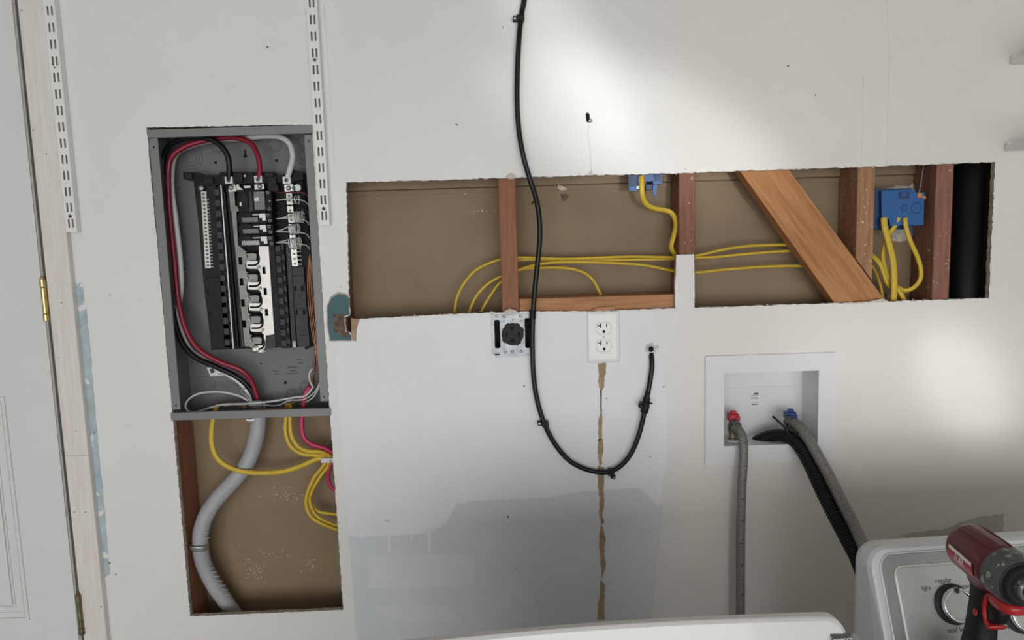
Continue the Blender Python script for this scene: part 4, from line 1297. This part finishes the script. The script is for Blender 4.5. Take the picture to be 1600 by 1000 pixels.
# ------------------------------------------------------------ duplex outlet
t = thing('duplex_outlet', 'white duplex wall outlet with cover plate above the torn drywall joint', 'outlet', (.2, 0, 1.16))
X0, X1, Z0, Z1 = .1645, .2355, 1.1605, 1.2745
cx, cz = (X0 + X1) / 2, (Z0 + Z1) / 2
bm = MB()
vs = []
for (dx, y) in ((0, -.0002), (0, -.0032), (.0022, -.0052), (.0075, -.0062)):
    n = len(vs)
    vs += [(X0 + dx, y, Z0 + dx), (X1 - dx, y, Z0 + dx), (X1 - dx, y, Z1 - dx), (X0 + dx, y, Z1 - dx)]
fs = [(i * 4 + k, i * 4 + (k + 1) % 4, (i + 1) * 4 + (k + 1) % 4, (i + 1) * 4 + k) for i in range(3) for k in range(4)]
bm.raw(vs, fs)


def recept_outline(zc, r=.0172, h=.0135):
    pts = []
    a0 = math.asin(h / r)
    n = 9
    for i in range(n):
        a = -a0 + 2 * a0 * i / (n - 1)
        pts.append((cx + r * math.cos(a), zc + r * math.sin(a)))
    for i in range(n):
        a = math.pi - a0 + 2 * a0 * i / (n - 1)
        pts.append((cx + r * math.cos(a), zc + r * math.sin(a)))
    return pts


zc1, zc2 = cz + .0193, cz - .0193
d = .0075
bm.plate(rect(X0 + d, X1 - d, Z0 + d, Z1 - d), -.0062, -.0050, [recept_outline(zc1), recept_outline(zc2)])
bm.build('cover_plate', M['whitep'], t)
for zc in (zc1, zc2):
    rp = MB().plate(recept_outline(zc, .0165, .0129), -.0066, .008, [rect(cx - .0078, cx - .0054, zc + .0022, zc + .0110)]).build('receptacle', M['whitep'], t)
    MB().plate(recept_outline(zc, .0172, .0135), -.0046, -.0040).build('shadow_gap', M['seal2'], rp)
    MB().box(cx - .0078, cx - .0054, -.0068, -.0050, zc + .0015, zc + .0110).build('slot', M['void'], rp)
    MB().box(cx - .0125, cx - .0080, -.0068, -.0062, zc + .0050, zc + .0074).build('slot', M['void'], rp)
    MB().box(cx + .0056, cx + .0080, -.0068, -.0062, zc + .0028, zc + .0102).build('slot', M['void'], rp)
    gp = [(cx - .0028 + .0006, zc - .0100)] + [(cx + .0006 + .0030 * math.cos(R(a)), zc - .0068 + .0030 * math.sin(R(a))) for a in (180, 150, 120, 90, 60, 30, 0)][::-1][::-1] + [(cx + .0028 + .0006, zc - .0100)]
    MB().plate(gp, -.0068, -.0062).build('ground_hole', M['void'], rp)
k = MB().lathe([(0, .0032), (.0008, .0031), (.0016, .0016)], (cx, -.0060, cz), (0, -1, 0), 14).build('plate_screw', M['whitep'], t)
MB().box(cx - .0026, cx + .0026, -.0078, -.0072, cz - .0004, cz + .0004, rot=Matrix.Rotation(-.9, 3, 'Y')).build('screw_slot', M['seal2'], k)

# ------------------------------------------------------------ black cable on the wall
yc = -.016
pts = [(821, -40), (819, 0), (815, 22), (811, 60), (808.5, 110), (808, 160), (811, 205), (818, 245), (828, 280), (838, 312), (843, 345), (843, 380), (839, 420), (835, 460), (832.5, 500), (832, 545), (834, 590), (840.5, 630), (852, 665), (868, 695), (889, 719), (912, 732), (938, 738), (958, 735), (974, 724), (988, 705), (999, 677), (1006, 648), (1010, 625), (1015, 600), (1018.5, 575), (1018, 556), (1016, 546)]
dz = [yc] * len(pts)
for i, v in enumerate((-.012, -.010, -.004, .010)): dz[-4 + i] = v
for i in (3, 4, 5, 6, 7): dz[i] = -.024
bc = thing('black_cable', 'long black cable hanging from above in a loose loop across the wall', 'cable', W(938, 738, yc))
MB().sweep([W(x, y, d_) for (x, y), d_ in zip(pts, dz)], .0056, seg=10, sub=6).build('cable_jacket', M['cblk'], bc)
MB().sweep([W(x, y, -.017) for x, y in ((1012.5, 612), (1010.5, 622), (1009, 634), (1006, 645))], [.0062, .0080, .0088, .0080], seg=12, sub=4).build('coupling', M['rubber'], bc)
p = W(1009, 630, -.020)
m = MB().lathe([(0, .0150), (.0018, .0150)], (p.x, p.y, p.z), (.10, .1, 1), 20)
m.build('grommet_disc', M['rubber'], bc)
MB().box(p.x - .016, p.x - .006, -.024, -.014, p.z - .009, p.z - .002, bev=.001).build('grommet_tab', M['rubber'], bc)
MB().cyl(W(832.5, 484, yc), W(832, 498, yc), .0072, 14).build('tape_band', M['rubber'], bc)
for i, (x, y, s, lb) in enumerate(((813, 28, -1, 'black clip nailed over the black cable at the top of the photo'), (851, 662, -1, 'black clip on the left arm of the black cable loop'), (955, 739, 1, 'black clip at the bottom of the black cable loop'))):
    p = W(x, y, yc)
    t = thing('cable_clip', lb, 'clip', (p.x, 0, p.z), 'cable clips on the black cable')
    if i < 2:
        MB().box(p.x - .0075, p.x + .0085, yc - .0075, -.0006, p.z - .0055, p.z + .0055, bev=.002).build('clip_body', M['rubber'], t)
        MB().box(p.x - .0155, p.x - .0078, yc - .003, -.0006, p.z - .0045, p.z + .0045, bev=.001).build('clip_ear', M['rubber'], t)
        MB().lathe([(0, .0032), (.0015, .0032), (.002, .001)], (p.x - .0115, yc - .003, p.z), (0, -1, 0), 10).build('nail', M['screw'], t)
    else:
        MB().box(p.x - .007, p.x + .006, yc - .0075, -.0006, p.z - .006, p.z + .008, bev=.002, rot=Matrix.Rotation(.3, 3, 'Y')).build('clip_body', M['rubber'], t)
        MB().box(p.x + .000, p.x + .009, yc - .002, -.0006, p.z - .014, p.z - .0062, bev=.001, rot=Matrix.Rotation(.3, 3, 'Y')).build('clip_ear', M['rubber'], t)
        MB().lathe([(0, .0034), (.003, .0034), (.004, .0015)], (p.x + .0055, yc - .001, p.z - .011), (0, -1, 0), 10).build('nail', M['screw'], t)
p = W(837, 316, yc)
t = thing('cable_tie', 'thin tie knotted on the black cable in front of the long opening', 'cable tie', (p.x, yc, p.z))
MB().ring((p.x, yc, p.z), (.25, 0, 1), .0064, .0011, 16, 5).build('tie_loop', M['rubber'], t)
MB().sweep([(p.x - .006, yc - .003, p.z), (p.x - .0085, yc - .004, p.z - .003)], .0016, seg=6, sub=1).build('tie_head', M['rubber'], t)
MB().sweep([(p.x + .006, yc - .004, p.z), (p.x + .010, yc - .006, p.z + .002), (p.x + .015, yc - .006, p.z + .003)], .0011, seg=6).build('tie_tail', M['copper'], t)
p = W(1016.5, 545, 0)
t = thing('cable_connector', 'metal nut fitting where the black cable enters the wall', 'connector', (p.x, 0, p.z))
m = MB().plate([(p.x + .0125 * math.cos(R(a)) * (1.0 if i % 2 else .95), p.z + .0135 * math.sin(R(a))) for i, a in enumerate(range(12, 372, 60))], -.004, -.0003, [circ(p.x, p.z, .0070, 14)])
m.build('hex_nut', M['zinc'], t)
MB().ring((p.x, -.005, p.z), (0, 1, 0), .0072, .0016, 18, 6).build('bushing', M['lug'], t)
MB().plate(circ(p.x, p.z, .0069, 14), -.0012, -.0005).build('opening', M['void'], t)
MB().box(p.x + .012, p.x + .017, -.004, -.001, p.z - .002, p.z + .006, rot=Matrix.Rotation(.6, 3, 'Y')).build('nut_tab', M['zinc'], t)
# wall anchor left in its hole
p = W(921, 186, -.002)
t = thing('wall_anchor', 'small grey anchor sticking out of a dark hole above the opening', 'anchor', (p.x, 0, p.z))
MB().lathe([(0, .0045), (.006, .0035), (.007, .001)], (p.x + .001, .002, p.z - .003), (.35, -1, -.1), 10).build('anchor_shell', M['zinc'], t)
MB().plate(P2([(913, 176), (924, 176), (924, 194), (913, 194)], .0115), .0115, .0125).build('anchor_hole', M['void'], t)
MB().sweep([W(*q) for q in ((920, 196, 0), (919, 215, 0), (922, 235, 0), (924, 265, 0))], .0008, .0006, seg=6).build('filler_ridge', M['paint'], wall)

# ------------------------------------------------------------ washer outlet box
OX0, OX1, OZ0, OZ1 = .424, .7135, .920, 1.1675
t = thing('washer_outlet_box', 'white recessed laundry supply box with a red and a blue valve', 'outlet box', (.57, 0, OZ0))
m = MB().plate(rrect(OX0, OX1, OZ0, OZ1, .004), -.0052, -.0004, [rect(WBX0, WBX1, WBZ0, WBZ1)])
m.build('face_frame', M['boxp'], t)
m = MB().plate(rrect(OX0 - .0015, OX1 + .0015, OZ0 - .0015, OZ1 + .0015, .005), -.0015, -.0002, [rect(OX0 + .004, OX1 - .004, OZ0 + .004, OZ1 - .004)])
m.build('caulk_bead', M['cream'], t)
DB = .080
for nm, b in (('rear_wall', (WBX0 - .002, WBX1 + .002, DB, DB + .002, WBZ0 - .002, WBZ1 + .002)), ('side_wall', (WBX0 - .002, WBX0, -.0003, DB - .0002, WBZ0, WBZ1)), ('side_wall', (WBX1, WBX1 + .002, -.0003, DB - .0002, WBZ0, WBZ1)),
              ('box_floor', (WBX0 - .002, WBX1 + .002, -.0003, DB - .0002, WBZ0 - .002, WBZ0 - .0001)), ('box_ceiling', (WBX0 - .002, WBX1 + .002, -.0003, DB - .0002, WBZ1 + .0001, WBZ1 + .002))):
    MB().box(*b).build(nm, M['boxp'], t)
MB().box(WBX0 + .003, WBX1 - .003, DB - .0016, DB - .0002, WBZ1 - .052, WBZ1 - .0505).build('mould_line', M['boxp'], t)
MB().box(WBX0 + .020, WBX1 - .03, -.0058, -.0053, OZ0 + .026, OZ0 + .0275).build('mould_line', M['boxp'], t)
lb = MB().plate(P2([(1174, 613), (1187, 612), (1185, 634), (1171, 632)], DB - .001), DB - .001, DB - .0004).build('sticker', M['whitep'], t)
y_ = DB - .0013
for (a_, b_, c_, d_) in ((1178, 614, 1185, 616), (1175, 631, 1184, 632.4), (1174, 617.4, 1186, 617.8), (1174, 628, 1185, 628.4)):
    q0, q1 = W(a_, b_, y_), W(c_, d_, y_)
    MB().box(q0.x, q1.x, y_, y_ + .0002, q1.z, q0.z).build('sticker_line', M['ink'], lb)
q = W(1179, 622, y_)
text('(Viti)', .0075, (q.x, y_ - .0001, q.z), M['ink'], lb)


def valve(px, py, hm):
    p = W(px, py, .030)
    v = MB()
    v.lathe([(0, .010), (.004, .0115), (.006, .0115), (.007, .009), (.020, .009), (.022, .0115), (.034, .0115), (.036, .0085), (.046, .008)], (p.x, .034, WBZ0 + .001), (0, 0, 1), 18)
    v.lathe([(0, .0085), (.010, .0085), (.011, .0105), (.020, .0105)], (p.x, .034, WBZ0 + .030), (.38, -1, -.25), 16)
    vb = v.build('valve', M['valve'], t)
    h = MB()
    z0 = WBZ0 + .0475
    h.box(p.x - .0115, p.x + .0115, .022, .046, z0, z0 + .018, bev=.003)
    h.box(p.x - .008, p.x + .004, .020, .030, z0 + .018, z0 + .026, bev=.002)
    h.box(p.x + .002, p.x + .0125, .019, .0235, z0 + .002, z0 + .013, bev=.002)
    h.build('valve_handle', hm, vb)
    MB().ring((p.x, .034, WBZ0 + .002), (0, 0, 1), .0125, .0025, 20, 6).build('valve_collar', M['boxp'], vb)
    return p


pr = valve(1146, 650, M['red'])
pb = valve(1235, 648, M['navy'])


def hose(label, pts, r, mt, nutpts, marks=0):
    h = thing('supply_hose', label, 'hose', W(*pts[0]))
    MB().sweep([W(*q) for q in pts], r, seg=14, sub=8).build('hose_sleeve', mt, h)
    a, b = W(*nutpts[0]), W(*nutpts[1])
    L = (b - a).length
    MB().lathe([(0, .0125), (.001, .0140), (L * .45, .0140), (L * .46, .0120), (L * .75, .0120), (L * .76, .0108), (L, .0100)], a, b - a, 18).build('coupling_nut', M['screw'], h)
    m = MB()
    # dark tracer thread laid along the braid
    P3 = [W(*q) for q in pts]
    n = marks
    for k in range(n):
        f_ = (k + .5) / n * (len(P3) - 1)
        i = min(int(f_), len(P3) - 2)
        q = P3[i].lerp(P3[i + 1], f_ - i)
        tn = (P3[i + 1] - P3[i]).normalized()
        sd = tn.cross(Vector((0, 1, 0))).normalized()
        m.sweep([q + sd * r * .98 + tn * -.004 + Vector((0, -.001, 0)), q + Vector((0, -r * 1.03, 0)), q - sd * r * .98 + tn * .005 + Vector((0, -.001, 0))], .0013, seg=5, sub=4)
    if n: tag(m.build('tracer_thread', M['ink'], h), kind='stuff')
    return h


hose('braided supply hose hanging straight down from the red valve', [(1147, 668, .012), (1156, 674, -.004), (1161, 690, -.018), (1161.5, 720, -.028), (1159, 760, -.034), (1157.5, 820, -.040), (1157, 880, -.044), (1157, 960, -.048), (1158, 1080, -.05)], .0098, M['braid'], ((1146, 662, .024), (1153, 673, .004)), 14)
hose('braided supply hose from the blue valve slanting to the washer', [(1240, 660, .010), (1250, 668, -.010), (1262, 685, -.030), (1278, 712, -.055), (1296, 745, -.085), (1316, 785, -.125), (1336, 825, -.17), (1352, 862, -.22), (1366, 910, -.27)], .0118, M['braid'], ((1231, 656, .024), (1244, 667, .000)), 15)
dh = thing('drain_hose', 'ribbed black drain hose bending out of the laundry box to the washer', 'hose', W(1240, 685, -.01))
dpts = [(1178, 694, .050), (1188, 687, .040), (1204, 681, .028), (1222, 680, .010), (1240, 687, -.008), (1254, 704, -.026), (1268, 730, -.050), (1284, 765, -.085), (1303, 803, -.125), (1324, 842, -.17), (1340, 872, -.21), (1356, 915, -.26)]
MB().sweep([W(*q) for q in dpts], .0140, seg=14, sub=8).build('hose_core', M['corr'], dh)
# ribs
P3 = [W(*q) for q in dpts]
path = []
for i in range(len(P3) - 1):
    p0 = P3[i - 1] if i else P3[0] * 2 - P3[1]
    p1, p2 = P3[i], P3[i + 1]
    p3 = P3[i + 2] if i + 2 < len(P3) else P3[-1] * 2 - P3[-2]
    for k in range(40):
        t_ = k / 40
        path.append(0.5 * ((2 * p1) + (p2 - p0) * t_ + (2 * p0 - 5 * p1 + 4 * p2 - p3) * t_ * t_ + (3 * p1 - p0 - 3 * p2 + p3) * t_ ** 3))
m = MB()
acc = 0
for i in range(150, len(path) - 1):
    acc += (path[i + 1] - path[i]).length
    if acc > .0058:
        acc = 0
        m.ring(path[i], path[i + 1] - path[i], .0140, .0020, 16, 5)
tag(m.build('hose_ribs', M['corr'], dh), kind='stuff')
p = W(1231, 668, -.014)
t2 = thing('cable_tie', 'black cable tie with a stiff tail binding hoses in the laundry box', 'cable tie', W(1226, 672, -.012))
MB().sweep([W(1236, 684, -.022), W(1228, 672, -.022), W(1222, 664, -.016), W(1207, 650, -.006)], .0024, .0010, seg=6).build('tie_tail', M['rubber'], t2)
MB().box(p.x - .008, p.x, p.y - .006, p.y + .004, p.z - .008, p.z, bev=.001).build('tie_head', M['rubber'], t2)
MB().ring(W(1242, 681, -.006), W(1262, 705, -.03) - W(1232, 670, -.0), .0185, .0014, 20, 5).build('tie_loop', M['rubber'], t2)

# ------------------------------------------------------------ washer, dryer and drill
YAW = R(4.2)


def rr_section(x0, x1, z0, z1, r, y, n=6, lean=0):
    """rounded upper corners, square lower ones; y leans forward toward the bottom"""
    pts = []
    for cx_, cz_, a0 in ((x1 - r, z1 - r, 0), (x0 + r, z1 - r, 90)):
        for i in range(n + 1):
            a = R(a0 + 90 * i / n)
            pts.append((cx_ + r * math.cos(a), cz_ + r * math.sin(a)))
    pts += [(x0, z0), (x1, z0)]
    return [(x, y - lean * (z1 - z), z) for x, z in pts]


def loft(secs, name, mt, par, cap0=True, cap1=True):
    m = MB()
    n = len(secs[0])
    vs = [v for s in secs for v in s]
    fs = []
    for i in range(len(secs) - 1):
        for k in range(n):
            k2 = (k + 1) % n
            fs.append((i * n + k, i * n + k2, (i + 1) * n + k2, (i + 1) * n + k))
    if cap0: fs.append(tuple(range(n)))
    if cap1: fs.append(tuple(range((len(secs) - 1) * n, len(secs) * n)))
    m.raw(vs, fs)
    return m.build(name, mt, par)


ZT = .916 - FLOOR      # height of the console above the floor
ZD = .753 - FLOOR       # height of the deck
LEAN = .40


def machine(label, cat, origin, ztop):
    """local frame: x right along the console, y back, z up, origin at the console's rear left foot"""
    t = thing('washing_machine' if cat == 'washing machine' else 'laundry_machine', label, cat, (0, 0, 0))
    return t


# washer: left end of its console at (.515, -.5)
wz = thing('washing_machine', 'white top-load washer with a silver control console at the lower right', 'washing machine', (0, 0, 0))
WW = .69
MB().box(0, WW, -.66, .0, .03, ZD - .02, bev=.012).build('cabinet', M['enamel'], wz)
MB().box(-.002, WW + .002, -.665, .002, ZD - .0195, ZD, bev=.009, seg=3).build('top_deck', M['enamel'], wz)
MB().box(.07, WW - .07, -.60, -.20, ZD + .0003, ZD + .012, bev=.006, seg=3).build('lid', M['enamel'], wz)
for x in (.05, WW - .05):
    for y in (-.62, -.05):
        MB().cyl((x, y, 0), (x, y, .0295), .02, 12).build('foot', M['rubber'], wz)
secs = [rr_section(.004, WW - .004, ZD + .0004, ZT - .004, .030, .0, lean=0), rr_section(0, WW, ZD + .0004, ZT, .033, -.012, lean=.0),
        rr_section(.0, WW, ZD + .0004, ZT, .033, -.030, lean=.25), rr_section(.003, WW - .003, ZD + .0004, ZT - .003, .031, -.036, lean=LEAN),
        rr_section(.008, WW - .008, ZD + .0004, ZT - .010, .028, -.040, lean=LEAN)]
loft(secs, 'console_housing', M['enamel_grey'], wz)


def fasc(x0, inset, r, off, z0=ZD + .004):
    """a section on the leaning plane of the console's front, off in front of it"""
    return rr_section(x0, WW - x0, z0, ZT - inset, r, -.040 - off - LEAN * (inset - .010), lean=LEAN)


OFF = .0040
loft([fasc(.016, .009, .024, -.001), fasc(.016, .009, .024, .0012), fasc(.018, .011, .023, .0020)], 'console_bezel', M['silver2'], wz)
loft([fasc(.037, .027, .014, .001, ZD + .01), fasc(.037, .027, .014, .0032, ZD + .01), fasc(.040, .030, .012, OFF, ZD + .01)], 'console_fascia', M['silver'], wz)
for x_, in_, rr_, of_ in ((.0162, .0090, .0242, .0012), (.0372, .0270, .0142, .0030)):
    sec_ = fasc(x_, in_, rr_, of_)
    MB().sweep([sec_[-2]] + sec_[:-2][::-1] + [sec_[-1]], .0011, seg=6, sub=1).build('console_trim', M['enamel'], wz)
NRM = Vector((0, -1, LEAN)).normalized()          # outward normal of the fascia
NRM = Vector((0, -math.cos(math.atan(LEAN)), math.sin(math.atan(LEAN))))


def onface(x, z, off=0.0):
    y = -.040 - OFF - LEAN * (ZT - .010 - z)
    return Vector((x, y, z)) + NRM * off


WORG = Vector((.565, -.395, FLOOR))
cY, sY = math.cos(YAW), math.sin(YAW)


def face_at(px, py):
    """fascia point in the washer's frame lying behind a pixel of the photograph"""
    v = _F * FPX + _R * (px - 800) - _U * (py - 500)
    o = CAM - WORG
    inv = Matrix.Rotation(-YAW, 3, 'Z')
    o, v = inv @ o, inv @ v
    q0 = onface(0, ZT - .033)
    s = (q0 - o).dot(NRM) / v.dot(NRM)
    return o + v * s


def knob(pxy, rad):
    c = face_at(*pxy)
    k = MB().lathe([(0, rad * 1.15), (.003, rad * 1.15), (.006, rad * 1.0), (.008, rad * .98)], c, NRM, 36, False).build('knob_skirt', M['dkgrey'], wz)
    MB().lathe([(.008, rad * .80), (.008, rad), (.015, rad * .985), (.0175, rad * .94), (.0172, rad * .82), (.013, rad * .78)], c, NRM, 36, True).build('knob_ring', M['chrome'], k)
    MB().lathe([(.007, rad * .79), (.0145, rad * .79), (.0155, rad * .74), (.0158, 0)], c, NRM, 36, False).build('knob_cap', M['silver'], k)
    up = Vector((0, LEAN, 1)).normalized()
    up = (Vector((0, 0, 1)) - NRM * NRM.z).normalized()
    a = c + NRM * .0175 + up * rad * .86
    MB().sweep([a + up * rad * .1, a - up * rad * .18], [.0045, .0025], seg=6, sub=1).build('knob_pointer', M['ink'], k)
    return c, up


RX = (math.pi / 2 - math.atan(LEAN), 0, 0)
kc, kup = knob((1489, 944), .0270)
knob((1594, 958), .0270)
for s, pxy, sz in (('regular', (1474, 907), .0098), ('light', (1447, 919), .0098), ('heavy', (1508, 916), .0098), ('soil level', (1500, 984), .0115), ('wash temp', (1596, 978), .0115)):
    c = face_at(*pxy) + NRM * .0002
    text(s, sz, c, M['ink'], wz, rot=RX)
c = face_at(1475, 911)
MB().lathe([(0, .0012), (.0004, .0012)], c, NRM, 8).build('dial_mark', M['ink'], wz)
wz.location = WORG
wz.rotation_euler = (0, 0, YAW)

# dryer: only the crown of its console rises into the frame
dz_ = thing('laundry_machine', 'white laundry machine whose console top runs along the bottom edge of the photo', 'laundry machine', (0, 0, 0))
DW = .69
DT = ZT
MB().box(0, DW, -.54, 0, .03, ZD - .02, bev=.012).build('cabinet', M['enamel'], dz_)
MB().box(-.002, DW + .002, -.545, .002, ZD - .0195, ZD, bev=.009, seg=3).build('top_deck', M['enamel'], dz_)
for x in (.05, DW - .05):
    for y in (-.50, -.05):
        MB().cyl((x, y, 0), (x, y, .0295), .02, 12).build('foot', M['rubber'], dz_)


def crown(x0, x1, z0, z1, r, y, lean, arch=.008):
    pts = []
    n = 8
    for i in range(n + 1):
        a = R(90 * i / n)
        pts.append((x1 - r + r * math.cos(a), z1 - r + r * math.sin(a)))
    for i in range(1, 14):
        u = i / 14
        pts.append((x1 - r + (x0 + r - x1 + r) * u, z1 + arch * math.sin(math.pi * u)))
    for i in range(n + 1):
        a = R(90 + 90 * i / n)
        pts.append((x0 + r + r * math.cos(a), z1 - r + r * math.sin(a)))
    pts += [(x0, z0), (x1, z0)]
    return [(x, y - lean * (z1 - z), z) for x, z in pts]


loft([crown(.004, DW - .004, ZD + .0004, DT - .003, .026, -.0, 0), crown(0, DW, ZD + .0004, DT, .028, -.004, 0), crown(0, DW, ZD + .0004, DT, .028, -.014, .15),
      crown(.0012, DW - .0012, ZD + .0004, DT - .0012, .027, -.0165, .3), crown(.006, DW - .006, ZD + .0004, DT - .004, .025, -.0195, .36)], 'console_housing', M['enamel'], dz_)
DORG = Vector((.437, -.612, FLOOR)) - Matrix.Rotation(YAW, 3, 'Z') @ Vector((DW, 0, 0))
NB = Vector((0, -1, .36)).normalized()


def dface(px, py):
    v = _F * FPX + _R * (px - 800) - _U * (py - 500)
    o = CAM - DORG
    inv = Matrix.Rotation(-YAW, 3, 'Z')
    o, v = inv @ o, inv @ v
    q0 = Vector((0, -.0195, DT - .004))
    return o + v * ((q0 - o).dot(NB) / v.dot(NB))


a, b = dface(1297, 991), dface(1326, 990.5)
u = (b - a).normalized()
up = NB.cross(u) * -1
if up.z < 0: up = -up
cc = (a + b) / 2
hw = (b - a).length / 2
m = MB()
vs = []
hgt = .013
for off in (0.0002, .0016):
    vs += [cc + u * sx * hw + up * sz + NB * off for sx, sz in ((-1, -hgt), (1, -hgt), (1, 0), (-1, 0))]
m.raw(vs, [(0, 1, 2, 3), (4, 5, 6, 7), (0, 1, 5, 4), (1, 2, 6, 5), (2, 3, 7, 6), (3, 0, 4, 7)])
bd = m.build('badge', M['ink'], dz_)
text('Kenmore', .0085, cc - up * .0066 + NB * .0018, M['inkw'], bd, rot=(math.pi / 2 - math.atan(.36), 0, 0))
dz_.location = DORG
dz_.rotation_euler = (0, 0, YAW)

# ------------------------------------------------------------ drill standing on the washer's lid
dr = thing('cordless_drill', 'red and black cordless drill standing on the washer, chuck toward the viewer', 'drill', (0, 0, 0))
AXZ = .208   # height of the barrel's axis over the lid
#  local: +x is the way the chuck points, z up, origin under the handle
MB().lathe([(-.079, .024), (-.078, .0310), (-.072, .0358), (-.062, .0378), (-.030, .0384), (.004, .0386), (.030, .0376), (.040, .0355)], (0, 0, AXZ), (1, 0, 0), 28, False).build('motor_housing', M['dred'], dr)
MB().lathe([(.0385, .0350), (.042, .0380), (.058, .0380), (.070, .0372), (.080, .0352), (.086, .0335)], (0, 0, AXZ), (1, 0, 0), 32, False).build('gear_nose', M['dgrey'], dr)
nz = MB().lathe([(.086, .0335), (.087, .0322), (.088, .0300), (.094, .0285), (.096, .0270), (.096, .0195)], (0, 0, AXZ), (1, 0, 0), 32, False).build('nose_ring', M['rubber'], dr)
ch = MB().lathe([(.088, .0185), (.108, .0185), (.111, .0172), (.111, .0128), (.104, .0118)], (0, 0, AXZ), (1, 0, 0), 28, False).build('chuck_collar', M['dgrey'], dr)
MB().lathe([(.096, .0115), (.116, .0105), (.119, .0088), (.119, .0058), (.110, .0052)], (0, 0, AXZ), (1, 0, 0), 24, False).build('chuck_tip', M['screw'], ch)
MB().lathe([(.109, .0055), (.1095, .0)], (0, 0, AXZ), (1, 0, 0), 12).build('bit_socket', M['void'], ch)
MB().lathe([(-.0785, .0165), (-.0805, .0150), (-.081, .0)], (0, 0, AXZ), (1, 0, 0), 22).build('rear_cap', M['rubber'], dr)


def wrap(name, x0, x1, a0, a1, rad, mt, par, skew=0.0):
    """a label bent round the barrel; angles in degrees up from the left side"""
    m = MB()
    n, k = 8, 3
    vs, fs = [], []
    for i in range(n + 1):
        for j in range(k + 1):
            u = j / k
            a = R(a0 + (a1 - a0) * i / n + skew * u)
            vs.append((x0 + (x1 - x0) * u, -rad * math.cos(a), AXZ + rad * math.sin(a)))
    for i in range(n):
        for j in range(k):
            q = i * (k + 1) + j
            fs.append((q, q + 1, q + k + 2, q + k + 1))
    m.raw(vs, fs, True)
    return m.build(name, mt, par)


sl_ = wrap('side_label', -.056, .020, -22, 12, .0391, M['dred2'], dr, -6)
wrap('label_header', -.055, .018, 5, 13, .0394, M['inkw'], sl_, -6)
text('FUEL', .014, (-.018, -.0399, AXZ - .005), M['inkw'], sl_, rot=(math.pi / 2, 0, 0))
# raised ribs moulded along the housing
for a in (60, 110, 150):
    c_, s_ = math.cos(R(a)), math.sin(R(a))
    MB().sweep([(-.066, -c_ * .0365, AXZ + s_ * .0365), (-.03, -c_ * .0386, AXZ + s_ * .0386), (.030, -c_ * .0377, AXZ + s_ * .0377)], .0022, seg=6).build('housing_rib', M['dred'], dr)
# handle
def tube(name, pts, mt):
    m = MB()
    vs, fs = [], []
    n = 18
    for (x, z, ax, ay) in pts:
        for k in range(n):
            a = 2 * math.pi * k / n
            ca, sa = math.cos(a), math.sin(a)
            e = .75
            vs.append((x + ax * math.copysign(abs(ca) ** e, ca), ay * math.copysign(abs(sa) ** e, sa), z))
    for i in range(len(pts) - 1):
        for k in range(n):
            k2 = (k + 1) % n
            fs.append((i * n + k, i * n + k2, (i + 1) * n + k2, (i + 1) * n + k))
    fs.append(tuple(range(n)))
    fs.append(tuple(range((len(pts) - 1) * n, len(pts) * n)))
    m.raw(vs, fs, True)
    return m.build(name, mt, dr)


tube('handle', [(-.004, AXZ - .020, .040, .0240), (-.006, AXZ - .034, .033, .0215), (-.010, AXZ - .048, .026, .0195), (-.014, AXZ - .072, .0245, .0185), (-.018, AXZ - .100, .0255, .0190), (-.021, AXZ - .130, .0285, .0205), (-.019, AXZ - .158, .036, .0260)], M['rubber'])
tube('housing_neck', [(.004, AXZ - .010, .052, .0300), (.002, AXZ - .026, .047, .0285), (-.002, AXZ - .038, .036, .0245)], M['dred'])
tube('trigger_guard', [(.048, AXZ - .036, .0340, .0175), (.050, AXZ - .042, .0350, .0190), (.048, AXZ - .050, .0330, .0180), (.044, AXZ - .054, .0240, .0150)], M['dred2'])
MB().box(.068, .082, -.008, .008, AXZ - .046, AXZ - .037, bev=.002).build('work_light', M['inkw'], dr)
tube('trigger', [(.030, AXZ - .055, .020, .0115), (.029, AXZ - .068, .0205, .0118), (.026, AXZ - .080, .018, .0115), (.020, AXZ - .087, .012, .0105)], M['blk'])
MB().sweep([(.016, 0, AXZ - .044), (.010, 0, AXZ - .058), (.009, 0, AXZ - .076), (.016, 0, AXZ - .090), (.028, 0, AXZ - .094)], .0036, .0150, seg=10).build('guard_strip', M['dred2'], dr)
MB().lathe([(0, .0055), (.0015, .0055), (.0022, .002)], (-.002, -.0185, AXZ - .082), (0, -1, 0), 14).build('side_button', M['dred2'], dr)
MB().box(-.064, .050, -.037, .037, .008, AXZ - .1585, bev=.007, seg=3).build('battery', M['rubber'], dr)
MB().box(-.060, .054, -.034, .034, .0003, .0078, bev=.002).build('battery_base', M['dred2'], dr)
dr.scale = (.76, .90, .93)
dr.rotation_euler = (0, 0, R(-93))
q = W(1556, 880, -.585)
dr.location = (q.x, -.575, .753 + .0125)



# repeats of a kind share a group
GR = {'yellow_cable': 'yellow cables in the wall', 'pink_cable': 'crimson cables below the panel', 'branch_wire': 'branch wires inside the panel', 'ground_wire': 'bare copper wires inside the panel',
      'wall_stud': 'wood studs in the wall', 'supply_hose': 'braided supply hoses', 'electrical_box': 'blue electrical boxes', 'cable_tie': 'cable ties'}
for o in COL.objects:
    n = o.name.split('.')[0]
    if o.parent is None and n in GR and 'group' not in o:
        o['group'] = GR[n]
